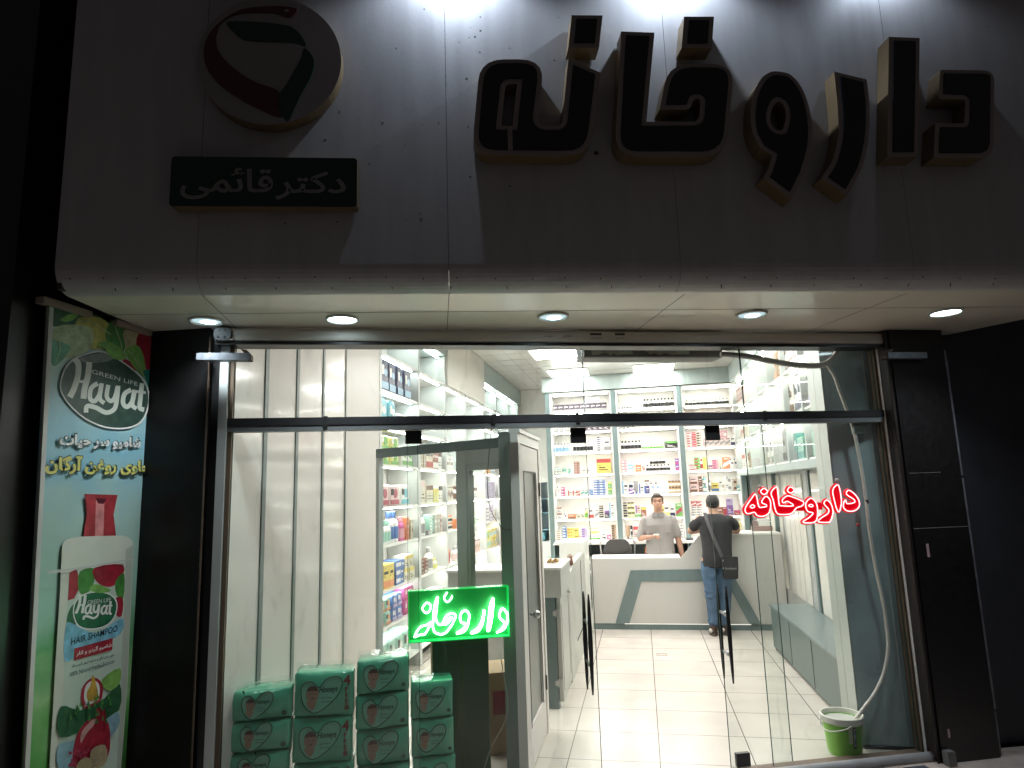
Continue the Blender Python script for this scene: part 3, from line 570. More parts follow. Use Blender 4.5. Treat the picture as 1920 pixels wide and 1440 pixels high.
# downlights
lens = emis('downlight_lens', (.72, .92, 1), L_DOWN); lens_dim = emis('downlight_lens_dim', (.50, .68, .72), 1.15)
for (px, py), l in zip(((387, 600), (642, 597), (1037, 592), (1409, 588), (1773, 584)),
    ('round downlight in the soffit above the black left pillar', 'second round downlight from the left, above the white striped wall', 'middle round downlight of the soffit, above the air curtain end', 'round downlight in the soffit above the right glass cabinets', 'round downlight at the right end of the soffit, over the stone pillar')):
    p = hz(px, py, 2.76); F = Fr((p.x, p.y, 0), 15); t = thing('downlight', l, 'downlight', F, (0, 0, 2.76), 'round downlights in the soffit')
    b = MB(F); b.lathe([(.082, -.0005), (.094, -.003), (.094, -.010), (.086, -.014), (.080, -.010), (.079, -.002)], (0, 0, 2.76), 32); b.build('ring', M('white_ring', (.6, .62, .58), .35), t, smooth=2)
    b = MB(F); b.lathe([(.078, -.002), (.072, -.007), (.046, -.010)], (0, 0, 2.76), 28); b.build('lens', lens if px in (642, 1773) else lens_dim, t, smooth=True)
    b = MB(F); b.lathe([(.044, -.0104), (.03, -.0125), (.01, -.013)], (.008, .01, 2.76), 20); b.build('bulb', lens, t, smooth=True)
    b = MB(F)
    for sx in (-1, 1): b.tube([(sx*.087, 0, 2.7455), (sx*.087, 0, 2.743)], .003)
    b.build('screw', blackm, t)
    ld = bpy.data.lights.new('down', 'SPOT'); ld.energy = L_DSPOT; ld.color = (.86, .96, 1); ld.spot_size = radians(125); ld.spot_blend = 1; ld.shadow_soft_size = .06
    lo = bpy.data.objects.new('downlight_beam', ld); COL.objects.link(lo); lo.parent = t; lo.location = (0, 0, -.02)
# spot lamps fixed on the fascia just above the frame
for px, l in ((650, 'small spot lamp on the fascia above the round emblem'), (852, 'small spot lamp on the fascia left of the big letters'), (1254, 'small spot lamp on the fascia above the dotted letter'), (1648, 'small spot lamp on the fascia above the tall upright letter')):
    x, z = FF.pick(px, -22); z += .09; t = thing('spot_lamp', l, 'spot lamp', FF, (x, 0, z+.1), 'spot lamps along the top of the fascia')
    b = MB(FF); b.tube([(x, 0, z+.12), (x, -.085, z+.12)], .01); b.lathe([(.02, .15), (.035, .12), (.035, .10)], (x, -.085, z), 14); b.build('body', blackm, t)
    if px == 650: continue
    ld = bpy.data.lights.new('spot', 'SPOT'); ld.energy = L_SPOT*(1.0 if px < 1600 else .3); ld.color = (.70, .82, 1); ld.spot_size = radians(150 if px != 1 else 120); ld.spot_blend = .5; ld.shadow_soft_size = .03
    lo = bpy.data.objects.new('spot_light', ld); COL.objects.link(lo); lo.parent = t; lo.location = (0, -.075, -.02)
    d = FF.w(.0, 0, 0)*0 + Vector((0, 0, -1)) + FF.D*.10; lo.rotation_euler = (radians(9), 0, 0)
# ------------------------------------------------------------------ big fascia letters
DL = .10     # how far the letters stand off the fascia
def toFF(P, ox, oy, k): return [(*FF.pick(ox+p[0]*k, oy+p[1]*k, -DL), (p[2]*k*.0024 if len(p) > 2 else 0)) for p in P]
K1, K2 = .27778, .27083
A_ = lambda P: toFF(P, 880, 0, K1)
B_ = lambda P: toFF(P, 1380, 40, K2)
big = [
 ('letter dal at the right end of the fascia word', [B_([(1415, 335, 20), (1790, 340, 110), (1780, 945, 130), (1368, 945), (1380, 705), (1582, 708, 25), (1590, 540, 25), (1400, 535)])]),
 ('tall upright letter alef, second from the right of the fascia word', [B_([(1058, 107), (1272, 115), (1260, 938), (1048, 940)])]),
 ('curved letter reh between the looped letter and the tall upright', [B_([(680, 348), (905, 402), (925, 560, 80), (925, 800, 150), (880, 1010, 100), (770, 1210), (590, 1085), (665, 980, 60), (712, 800, 80), (705, 600, 60)])]),
 ('looped letter waw in the middle of the fascia word', [[(*p, 0) for p in smoothp([q[:2] for q in B_([(270, 345), (370, 365), (450, 450), (505, 590), (528, 750), (515, 900), (470, 1060)])], 4, False)] + B_([(385, 1232), (190, 1085), (225, 1020), (250, 930)]) + [(*p, 0) for p in smoothp([q[:2] for q in B_([(170, 880), (115, 770), (103, 640), (125, 490), (180, 390), (240, 350)])], 4, False)],
   [(*p, 0) for p in smoothp([q[:2] for q in B_([(300, 555), (335, 590), (345, 660), (322, 750), (270, 745), (238, 695), (245, 620), (270, 570)])], 3)]]),
 ('joined letters kheh and alef in the middle of the fascia word', [A_([(1025, 212), (1250, 220), (1195, 822), (1550, 822, 60), (1562, 665, 30), (1515, 665, 30), (1490, 740, 40), (1283, 740), (1345, 428, 190), (1790, 432, 190), (1735, 1055, 200), (980, 1055, 190)])]),
 ('square dot above the joined kheh letter', [A_([(1450, 112), (1652, 112), (1637, 325), (1433, 323)])]),
 ('square dot above the joined noon letter', [A_([(690, 102), (900, 104), (875, 325), (668, 322)])]),
 ('joined letters noon and heh at the left end of the fascia word', [A_([(15, 1045, 190), (72, 400, 190), (510, 400, 200), (455, 850, 80), (625, 850, 50), (668, 395), (885, 490), (815, 1052, 190)]),
   A_([(215, 848), (245, 565, 80), (322, 565), (292, 850)])]),
]
for l, polys in big:
    P = [rnd(q) for q in polys]; cx = sum(p[0] for p in P[0])/len(P[0]); cz_ = min(p[1] for p in P[0])
    t = thing('sign_letter', l, 'sign letter', FF, (cx, -DL/2, cz_), 'raised letters of the pharmacy word on the fascia')
    b = MB(FF); b.prism(P, -DL, -.004, 0, side=1); 
    # front rim colour on the front face, gold on the returns
    b.build('body', [rimm, goldm], t)
    me = curve_mesh(P, .006, -.026); b = MB(FF); b.mesh(me, lambda v: (v.x, -DL-.004-v.z, v.y))
    fo = b.build('face', navy, t)
    if 'noon and heh' in l:
        x, z = FF.pick(880+268*K1, 850*K1, -DL-.009); x2, z2 = FF.pick(880+278*K1, 1040*K1, -DL-.009)
        b = MB(FF); b.prism([(x-.008, z), (x+.016, z), (x2+.012, z2), (x2-.012, z2)], -DL-.0095, -DL-.0075); b.build('rim_slit', rimm, t)
# ------------------------------------------------------------------ round emblem
DC = .075
cx, cz_ = FF.pick(506, 112, -DC); rx = FF.pick(640, 112, -DC)[0]-cx
t = thing('round_emblem', 'round white pharmacy emblem of a green ribbon and red snake', 'emblem sign', FF, (cx, 0, cz_-rx))
b = MB(FF); b.prism([(cx+rx*cos(i*2*pi/64), cz_+rx*sin(i*2*pi/64)) for i in range(64)], -DC, -.004, 0, side=1); b.build('disc', [M('emblem_white', (.30, .275, .27), .4, var=.04), goldm], t)
z3 = lambda P: [FF.pick(320+p[0]*K1, p[1]*K1, -DC) for p in P]
red = M('emblem_red', (.08, .015, .015), .4); grn = M('emblem_green', (.006, .045, .03), .4)
for nm, P, m_ in (('red_snake', [(855, 68), (800, 52), (700, 46), (560, 55), (450, 80), (340, 150), (260, 240), (225, 350), (250, 470), (320, 560), (420, 640), (560, 720), (740, 795), (722, 720), (730, 620), (600, 570), (480, 505), (360, 400), (310, 310), (310, 230), (350, 150), (450, 100), (560, 88), (700, 92), (780, 120), (830, 108)], red),
                  ('green_band', [(385, 152), (600, 155), (780, 175), (850, 210), (895, 265), (912, 316), (820, 290), (560, 280), (480, 262), (430, 220)], grn),
                  ('green_band', [(900, 330), (950, 370), (970, 430), (950, 520), (900, 610), (850, 710), (795, 820), (750, 780), (725, 700), (740, 630), (780, 580), (830, 490), (880, 400)], grn)):
    b = MB(FF); b.prism(smoothp(z3(P), 3), -DC-.006, -DC-.001); b.build(nm, m_, t)
x, z = FF.pick(320+785*K1, 78*K1, -DC); b = MB(FF); b.prism([(x+.011*cos(k*.6), z+.008*sin(k*.6)) for k in range(10)], -DC-.008, -DC-.0062); b.build('snake_eye', MATS['emblem_white'], t)
# ------------------------------------------------------------------ name board
DN = .07
x0, z1 = FF.pick(322, 293, -DN); x1, z0 = FF.pick(669, 388, -DN)
t = thing('name_board', 'dark green name board with pale Persian lettering under the emblem', 'sign', FF, ((x0+x1)/2, 0, z0))
b = MB(FF); b.prism(rnd([(x0, z0, .02), (x1, z0, .02), (x1, z1, .02), (x0, z1, .02)]), -DN, -.004, 0, side=1); b.build('board', [darkgrn, goldm], t)
pale = M('pale_letter', (.25, .23, .22), .5)
W_ = x1-x0; b = MB(FF)
put_text(b, fa('دکتر')+'', x0+W_*.56, x0+W_*.94, z0+.035, z0+.185, -DN-.002, bold=.018)
put_text(b, fa('قائمی'), x0+W_*.055, x0+W_*.545, z0+.035, z0+.20, -DN-.002, bold=.018)
b.build('lettering', pale, t)
# ------------------------------------------------------------------ shampoo banner on the side wall
def banmat():
    m = bpy.data.materials.new('banner_print'); m.use_nodes = True; N = m.node_tree.nodes; L = m.node_tree.links; p = N['Principled BSDF']; p.inputs['Roughness'].default_value = .35
    tc = N.new('ShaderNodeTexCoord'); sp = N.new('ShaderNodeSeparateXYZ'); L.new(tc.outputs['Object'], sp.inputs[0])
    n = N.new('ShaderNodeTexNoise'); n.inputs['Scale'].default_value = 4; n.inputs['Detail'].default_value = 3; L.new(tc.outputs['Object'], n.inputs['Vector'])
    ma = N.new('ShaderNodeMath'); ma.operation = 'MULTIPLY_ADD'; ma.inputs[1].default_value = 1/2.75; ma.inputs[2].default_value = -.10; L.new(sp.outputs[2], ma.inputs[0])
    mb2 = N.new('ShaderNodeMath'); mb2.operation = 'MULTIPLY_ADD'; mb2.inputs[1].default_value = .26; L.new(n.outputs[0], mb2.inputs[0]); L.new(ma.outputs[0], mb2.inputs[2])
    r = N.new('ShaderNodeValToRGB'); L.new(mb2.outputs[0], r.inputs[0]); e = r.color_ramp.elements
    e[0].position = .12; e[0].color = (.04, .14, .03, 1); e[1].position = .97; e[1].color = (.44, .50, .40, 1)
    for pos, c in ((.22, (.10, .34, .08, 1)), (.30, (.30, .52, .24, 1)), (.37, (.10, .33, .12, 1)), (.46, (.28, .48, .38, 1)), (.60, (.38, .54, .48, 1)), (.72, (.24, .47, .56, 1)), (.82, (.34, .54, .56, 1))):
        k = e.new(pos); k.color = c
    L.new(r.outputs[0], p.inputs['Base Color']); return m
x0 = FB.pick(66, 1000)[0]; x1 = FB.pick(281, 1000)[0]
x0, zt_ = FB.pick(93, 570); x1 = FB.pick(290, 640)[0]; zt_ = FB.pick(290, 640)[1]+.0
t = thing('shampoo_banner', 'tall printed shampoo advertising banner on the side wall at the left', 'banner', FB, ((x0+x1)/2, 0, .1))
b = MB(FB); b.prism([(x0+.095, 0), (x1+.095, 0), (x1, 2.72), (x0, 2.72)], 0, .02); b.build('print', banmat(), t)
wh = M('print_white', (.72, .72, .68), .4)
b = MB(FB); b.prism([(x0+.083, 0), (x0+.107, 0), (x0+.012, 2.72), (x0-.012, 2.72)], -.014, -.001); b.build('edge_strip', M('banner_edge', (.55, .55, .5), .4), t)
def pf(y): return lambda P: [FB.pick(p[0], p[1], y) for p in P]
def zA(P): return [(0+p[0]*.30556, 520+p[1]*.30556) for p in P]
def zB(P): return [(0+p[0]*.36125, 920+p[1]*.36125) for p in P]
lay = [-.002]
def flat(nm, P, m_, sm=3, hole=None, par=None):
    lay[0] -= .00016; y = lay[0]; Q = pf(y)(P); Q = smoothp(Q, sm) if sm else Q
    b = MB(FB); b.prism(Q, y, y+.0001); return b.build(nm, m_, par or t)
G = lambda n, c: M('print_'+n, c, .4, var=.45, scale=22)
dg, mg, lg = G('dark_green', (.03, .12, .05)), G('mid_green', (.07, .26, .05)), G('light_green', (.22, .45, .10))
limeG, lemon, redP = G('lime', (.42, .50, .28)), G('lemon', (.48, .46, .10)), G('pomegranate', (.36, .02, .04))
palep, aqua = G('mist', (.50, .56, .48)), G('aqua_leaf', (.12, .38, .22))
flat('leaf_print', zA([(322, 165), (480, 205), (620, 240), (600, 290), (480, 300), (380, 300), (318, 290)]), dg)
flat('fruit_print', zA([(480, 250), (620, 250), (700, 330), (660, 420), (560, 440), (470, 380)]), lemon)
flat('leaf_print', zA([(690, 270), (760, 310), (775, 400), (740, 470), (660, 400), (650, 330)]), mg)
flat('fruit_print', zA([(760, 325), (870, 350), (860, 480), (800, 500), (770, 420)]), G('citrus', (.50, .45, .25)))
flat('pomegranate_print', zA([(850, 350), (945, 370), (948, 545), (890, 560), (840, 450)]), redP)
flat('pomegranate_print', zA([(770, 500), (840, 560), (800, 600), (750, 540)]), redP)
flat('fruit_print', zA([(330, 320), (420, 290), (560, 310), (560, 420), (450, 500), (330, 450)]), limeG)
flat('leaf_print', zA([(308, 400), (330, 385), (430, 425), (390, 500), (330, 545), (305, 480)]), aqua)
flat('leaf_print', zA([(770, 440), (850, 420), (890, 520), (885, 610), (830, 560), (790, 500)]), lg)
flat('leaf_print', zA([(880, 570), (945, 590), (930, 760), (900, 640)]), G('deep_aqua', (.02, .22, .18)))
flat('leaf_print', zA([(370, 260), (430, 225), (480, 235), (440, 265), (400, 272)]), lg)
for k_ in range(26): p_ = random.uniform(330, 520), random.uniform(300, 430); flat('print_speck', zA([(p_[0]+4*cos(a_), p_[1]+4*sin(a_)) for a_ in range(6)]), aqua, 0)
for q_ in ([(480, 262), (540, 268), (610, 300), (680, 350)], [(700, 280), (720, 340), (745, 410), (750, 460)], [(780, 445), (820, 480), (850, 540), (880, 600)], [(330, 330), (360, 380), (370, 440), (345, 520)]):
    for w__ in (2.5,): flat('leaf_vein', zA([(x_+w__, y_-w__) for x_, y_ in q_]+[(x_-w__, y_+w__) for x_, y_ in q_[::-1]]), limeG, 0)
halo = flat('oval_halo', zA([(370, 640), (395, 560), (450, 500), (540, 465), (640, 455), (760, 520), (870, 610), (915, 700), (912, 800), (870, 890), (780, 930), (650, 925), (520, 870), (420, 780), (372, 700)]), wh)
flat('oval_badge', zA([(378, 640), (402, 566), (455, 507), (540, 472), (636, 462), (755, 527), (862, 615), (906, 700), (904, 796), (862, 882), (778, 920), (652, 916), (525, 863), (427, 775), (380, 700)]), G('badge', (.045, .085, .065)))
flat('badge_sheen', zA([(470, 505), (545, 478), (636, 466), (700, 495), (640, 520), (540, 525)]), G('sheen', (.20, .22, .20)))
flat('leaf_print', zA([(598, 420), (640, 392), (700, 405), (750, 450), (776, 490), (730, 508), (670, 480), (635, 430)]), lg)
def onban(nm, body, a, c, z0p, z1p, m_, bold=0, shear=0, y=None, par=None):
    lay[0] -= .00016; y = lay[0]; X0, Zb0 = FB.pick(*a, y); X1, Zb1 = FB.pick(*c, y)
    hgt = FB.pick(a[0], z0p, y)[1]-0; _, zt0 = FB.pick(a[0], z1p, y)
    b = MB(FB); put_text(b, body, X0, X1, Zb0, zt0, y, bold, shear, dz=Zb1-Zb0); return b.build(nm, m_, par or t)
inkb0 = M('print_outline', (.03, .06, .05), .5)
# brush style brand word, traced
def word(sc, ox, oy, m_, nm, S=1, sk=0):
    strokes = [[(455, 500), (480, 530), (478, 600), (455, 680), (428, 735)], [(548, 520), (540, 600), (520, 680), (512, 745)], [(455, 625), (500, 640), (535, 630)],
        [(600, 650), (560, 680), (552, 740), (580, 760), (610, 720), (622, 660)], [(625, 650), (612, 740), (640, 772)],
        [(665, 660), (655, 730), (680, 760), (705, 735), (722, 670)], [(725, 665), (715, 760), (700, 810), (650, 830), (590, 800), (535, 790), (528, 830)],
        [(805, 690), (765, 715), (755, 770), (780, 795), (812, 760), (825, 700)], [(825, 690), (812, 780), (838, 805)], [(872, 650), (862, 740), (858, 800), (885, 812)], [(835, 700), (895, 708)]]
    wd = [18, 18, 9, 14, 13, 13, 14, 14, 13, 14, 8]
    b = MB(FB)
    for s_, r_ in zip(strokes, wd):
        lay[0] -= .0001; y = lay[0]
        Q = smoothp(s_, 4, False); Lf = []; Rt = []
        for i, q in enumerate(Q):
            a = Vector(Q[min(i+1, len(Q)-1)])-Vector(Q[max(i-1, 0)]); a = a.normalized() if a.length else Vector((1, 0)); n = Vector((-a.y, a.x))*r_
            Lf.append(tuple(Vector(q)+n)); Rt.append(tuple(Vector(q)-n))
        P = [(ox+p[0]*sc, oy+p[1]*sc+sk*p[0]*sc) for p in Lf+Rt[::-1]]; Q2 = pf(y)(P)
        n = len(Lf); b.add([(q[0], y, q[1]) for q in Q2], [(i, i+1, 2*n-2-i, 2*n-1-i) for i in range(n-1)])
    return b.build(nm, m_, t)
word(.30556, 0, 520, M('print_cream', (.62, .64, .56), .4), 'brand_word')
onban('small_caption', 'GREEN LIFE', (172, 700), (258, 724), 0, 692, wh, 0)
onban('slogan_outline', fa('شامپو سر حیات'), (108.5, 844.5), (265.5, 848.5), 0, 809.5, inkb0, .075)
onban('slogan_outline', fa('حاوی روغن آرگان'), (81.5, 891.5), (281.5, 893.5), 0, 849.5, inkb0, .075)
onban('slogan_line', fa('شامپو سر حیات'), (111, 842), (263, 846), 0, 812, wh, .042)
onban('slogan_line', fa('حاوی روغن آرگان'), (84, 889), (279, 891), 0, 852, M('print_yellow', (.62, .58, .16), .4), .04)
# bottle
bot = M('print_bottle', (.60, .62, .52), .4)
flat('cap_print', [(158, 926), (221, 928), (219, 935), (213, 965), (218, 1008), (155, 1012), (163, 965), (160, 935)], G('cap_red', (.40, .04, .05)), 0)
flat('cap_highlight', [(180, 936), (196, 936), (194, 1006), (178, 1007)], G('cap_pink', (.70, .25, .25)), 0)
flat('cap_lip', [(179, 934), (200, 935), (194, 945), (184, 944)], G('cap_dark', (.10, .01, .02)), 0)
flat('bottle_print', rnd([(117, 1012, 16), (150, 1006, 8), (232, 1004, 8), (250, 1012, 16), (247, 1100), (238, 1300), (226, 1450), (92, 1450), (102, 1280), (113, 1100)]), bot, 0)
flat('bottle_shade', [(236, 1030), (249, 1022), (246, 1100), (237, 1300), (225, 1448), (214, 1448), (226, 1280), (234, 1100)], M('print_shade', (.42, .46, .38), .4), 0)
lbl = flat('label_print', zB([(358, 422), (420, 403), (560, 388), (640, 380), (645, 420), (630, 900), (606, 1445), (308, 1445), (330, 1000), (352, 500)]), M('print_label', (.50, .60, .50), .4, var=.1), 0)
flat('label_fruit', zB([(360, 425), (400, 405), (415, 500), (385, 560), (352, 570)]), redP, 0)
flat('label_leaf', zB([(415, 420), (490, 405), (480, 500), (430, 540), (405, 500)]), mg)
flat('label_fruit', zB([(490, 400), (640, 385), (620, 470), (560, 500), (500, 470)]), redP)
flat('label_leaf', zB([(600, 470), (645, 430), (640, 560), (605, 540)]), mg)
flat('label_fruit', zB([(600, 560), (638, 560), (632, 650), (600, 640)]), redP)
flat('label_leaf', zB([(352, 640), (385, 590), (400, 680), (360, 735), (345, 720)]), dg)
flat('label_sky', zB([(342, 700), (380, 690), (500, 740), (632, 660), (628, 740), (520, 800), (400, 860), (335, 880)]), G('sky', (.22, .52, .66)))
flat('oval_halo', zB([(378, 630), (400, 560), (470, 525), (560, 530), (606, 570), (604, 640), (560, 700), (480, 722), (405, 705)]), wh)
flat('oval_badge', zB([(384, 630), (404, 566), (472, 531), (556, 536), (600, 574), (598, 638), (556, 694), (480, 715), (410, 699)]), G('badge2', (.02, .14, .06)))
flat('label_leaf', zB([(465, 515), (490, 485), (545, 500), (575, 520), (520, 532)]), lg)
word(.1475, 79, 1052, wh, 'brand_word', sk=-.16)
onban('small_caption', 'GREEN LIFE', (164, 1134), (208, 1128), 0, 1126, wh, 0)
inkb = M('print_ink', (.02, .05, .07), .5)
onban('caption', 'HAIR SHAMPOO', (133, 1210), (220, 1184), 0, 1197, inkb, .005)
flat('red_plate', zB([(386, 820), (586, 765), (582, 826), (384, 882)]), redP, 0)
onban('caption', fa('شامپو گردو و انار'), (143, 1232), (209, 1215), 0, 1221, wh, .02)
onban('caption', fa('حاوی روغن آرگان و عصاره طبیعی گردو و انار'), (134, 1253), (214, 1231), 0, 1246, inkb, .02)
onban('caption', '100% Natural Herbal Extracts', (131, 1269), (214, 1243), 0, 1261, inkb, 0)
flat('oil_badge', zB([(422, 1080), (435, 1010), (485, 970), (530, 1000), (530, 1070), (495, 1130), (445, 1140)]), redP)
flat('oil_badge_core', zB([(436, 1070), (447, 1010), (485, 985), (516, 1010), (515, 1065), (488, 1100), (450, 1108)]), wh)
flat('oil_drop', zB([(483, 955), (507, 1040), (500, 1085), (475, 1098), (452, 1080), (452, 1045), (470, 1010)]), G('oil', (.55, .33, .05)))
onban('caption', 'ARGAN OIL', (158, 1327), (186, 1312), 0, 1320, wh, .01)
flat('label_forest', zB([(316, 1120), (420, 1140), (540, 1080), (620, 1000), (618, 1140), (480, 1220), (310, 1280)]), dg)
flat('label_meadow', zB([(530, 980), (622, 920), (620, 1000), (560, 1040)]), lg)
flat('label_river', zB([(306, 1320), (400, 1290), (560, 1180), (614, 1150), (612, 1230), (520, 1330), (400, 1420), (304, 1440)]), G('river', (.25, .42, .48)))
flat('pomegranate_print', zB([(380, 1340), (420, 1230), (480, 1180), (550, 1185), (572, 1260), (560, 1380), (480, 1440), (390, 1440)]), redP)
flat('pomegranate_print', zB([(505, 1130), (550, 1140), (540, 1200), (500, 1190)]), redP)
flat('pomegranate_shine', zB([(425, 1250), (480, 1190), (505, 1195), (450, 1260), (420, 1310)]), G('pink', (.62, .35, .33)))
for k_ in range(34): p_ = random.uniform(360, 480), random.uniform(1345, 1435); flat('seed_print', zB([(p_[0]+9*cos(a_), p_[1]+9*sin(a_)) for a_ in range(6)]), G('seed', (.42, .05, .10)), 0)
for k_ in range(40): p_ = random.uniform(330, 600), random.uniform(1060, 1200); flat('tree_print', zB([(p_[0]-7, p_[1]+12), (p_[0]+7, p_[1]+12), (p_[0], p_[1]-18)]), random.choice((dg, mg)), 0) if p_[1] > 1130-(p_[0]-330)*.35 else None
flat('walnut_print', zB([(480, 1340), (545, 1320), (556, 1400), (510, 1440), (470, 1400)]), G('walnut', (.45, .36, .22)))
flat('walnut_print', zB([(400, 1420), (440, 1385), (490, 1400), (480, 1445), (405, 1445)]), G('walnut2', (.42, .33, .20)))
flat('fold_crease', [(88, 1071), (160, 1062), (256, 1046), (256, 1048), (160, 1066), (90, 1076)], M('print_crease', (.5, .5, .46), .3), 0)
# timber battens above the banner
for i, (p, q, h) in enumerate((((84, 546), (174, 578), .045), ((220, 596), (286, 620), .045))):
    X0, Z0 = FB.pick(*p, -.03); X1, Z1 = FB.pick(*q, -.03)
    t2 = MB(FB).box(X0, X1, -.03, .02, 2.724, 2.757).build('wood_batten', woodm, at=FB.w((X0+X1)/2, 0, 2.72)); tag(t2, ('rough timber batten above the outer top edge of the banner', 'rough timber batten above the inner top edge of the banner')[i], 'batten', 'timber battens above the banner')
# ------------------------------------------------------------------ green neon light box
FG = Fr(FD.w(0, .30, 0), DA)
zz = lambda P: [(760+p[0]*.109375, 1080+p[1]*.109375) for p in P]
x0, zb = FG.pick(766, 1198); x1, zt2 = FG.pick(953, 1102); x1b = FG.pick(953, 1197)
ztp = FG.pick(860, 1103)[1]; zbt = FG.pick(860, 1199)[1]
t = thing('neon_light_box', 'glowing green light box with white neon pharmacy word on the tall carton', 'neon sign', FG, ((x0+x1)/2, 0, zbt))
b = MB(FG); b.box(x0, x1, .045, .06, zbt, ztp); b.build('back_board', M('neon_back', (.006, .13, .025), .4, emit=(.0, .8, .12), es=.12), t)
b = MB(FG); b.box(x0, x1, -.02, .0445, zbt, zbt+.006); b.box(x0, x1, -.02, .0445, ztp-.006, ztp); b.box(x0, x0+.006, -.02, .0445, zbt+.0065, ztp-.0065); b.box(x1-.006, x1, -.02, .0445, zbt+.0065, ztp-.0065); b.build('rim', M('green_acrylic', (.02, .35, .08), .25, emit=(0, .8, .12), es=.5), t)
ne = emis('green_neon_tube', (.42, 1, .60), 26)
for P, r_ in (([(1560, 960), (1640, 930), (1700, 880), (1735, 780), (1745, 660), (1680, 560), (1630, 580), (1610, 700), (1690, 790), (1660, 880), (1575, 955)], 3.2),
              ([(1500, 370), (1450, 500), (1430, 700), (1405, 920), (1440, 900), (1480, 700), (1500, 500), (1505, 375)], 3.4),
              ([(1345, 570), (1310, 750), (1240, 880), (1120, 970), (1220, 950), (1290, 880), (1330, 760), (1355, 580)], 3),
              ([(870, 975), (960, 960), (1040, 900), (1080, 780), (1090, 650), (1040, 590), (970, 610), (935, 700), (960, 790), (1030, 810), (990, 900), (875, 970)], 3.2),
              ([(550, 350), (500, 500), (480, 700), (470, 850), (500, 950), (590, 990), (680, 970), (760, 880), (820, 780), (860, 660), (760, 640), (690, 690), (650, 780), (600, 830), (550, 800), (520, 700), (540, 500), (556, 356)], 3),
              ([(620, 820), (700, 820), (760, 760), (800, 700), (730, 720), (690, 780)], 2.4),
              ([(715, 275), (660, 370), (720, 440), (790, 370), (797, 330)], 2.2), ([(360, 450), (290, 550), (365, 630), (430, 560), (425, 480), (362, 450)], 2.4),
              ([(155, 1045), (200, 940), (270, 860), (370, 830), (430, 790), (430, 820), (390, 900), (330, 990), (250, 1000), (160, 1040)], 2.8)):
    Q = smoothp([FG.pick(*p, .028) for p in zz(P)], 4, False); b = MB(FG); b.tube([(q[0], .012, q[1]) for q in Q], r_*.00245*.68, 8); b.build('neon_tube', ne, t, smooth=True)
t = thing('power_cord', 'thin cable looping from the transom down to the green light box', 'cable', FD, (-1.1, .25, 1.3))
Q = [FD.pick(*p, .25) for p in ((921, 806), (917, 850), (914, 900), (917, 945), (930, 975), (945, 992), (957, 992))]
b = MB(FD); b.tube([(q[0], .25, q[1]) for q in smoothp(Q, 5, False)], .003, 6); b.build('cable', M('grey_cable', (.12, .12, .11), .5), t)
t = thing('power_cord', 'pale thin cable hanging down the side of the tall carton', 'cable', FD, (-1.0, .28, .5))
Q = [FD.pick(*p, .25) for p in ((938, 1225), (945, 1270), (952, 1310), (948, 1350), (930, 1385), (918, 1410), (908, 1440))]
b = MB(FD); b.tube([(q[0], .25, q[1]) for q in smoothp(Q, 5, False)], .003, 6); b.build('cable', M('pale_cable', (.45, .43, .38), .5), t)
# cartons under it
card = M('cardboard', (.30, .19, .10), .8, var=.12, scale=12, stretch=(1, 1, 6), bump=.1); cardd = M('dark_cardboard', (.085, .07, .04), .8, var=.15, scale=10)
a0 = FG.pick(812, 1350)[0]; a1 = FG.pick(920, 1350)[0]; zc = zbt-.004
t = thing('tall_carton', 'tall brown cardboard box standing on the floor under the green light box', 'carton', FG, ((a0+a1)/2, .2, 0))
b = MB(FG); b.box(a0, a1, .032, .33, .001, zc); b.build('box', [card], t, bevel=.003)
for e0, e1 in ((a0+.003, (a0+a1)/2-.0125), ((a0+a1)/2+.0125, a1-.003)): b = MB(FG); b.box(e0, e1, .0310, .0318, .004, zc-.004); b.build('front_neon_tint', M('neon_spill_green', (.028, .060, .026), .6, var=.2, scale=6, stretch=(1, 1, .3)), t)  # green spill of the neon sign, painted as tinted sheets over the brown front
b = MB(FG); b.box((a0+a1)/2-.012, (a0+a1)/2+.012, +.0306, .0316, .001, zc-.002); b.build('tape', M('brown_tape', (.05, .08, .03), .25), t)
b = MB(FG); me = None
FS = Fr(FG.w(a1+.0012, 0, 0), DA+90); put_b = MB(FS); put_text(put_b, 'MAWID', .05, .16, .15, .62, -.0006, bold=.01, vert=True); put_b.build('lettering', inkb, t)
t = thing('small_carton', 'low pale cardboard box beside the tall carton behind the glass', 'carton', FG, (a1+.12, .5, 0))
b = MB(FG); b.box(a1+.03, a1+.25, .35, .7, .001, .52); b.build('box', M('pale_cardboard', (.48, .36, .22), .8, var=.1), t, bevel=.003)
b = MB(FG); b.box(a1+.06, a1+.16, .3485, .3495, .25, .40); b.build('printed_label', redP, t)
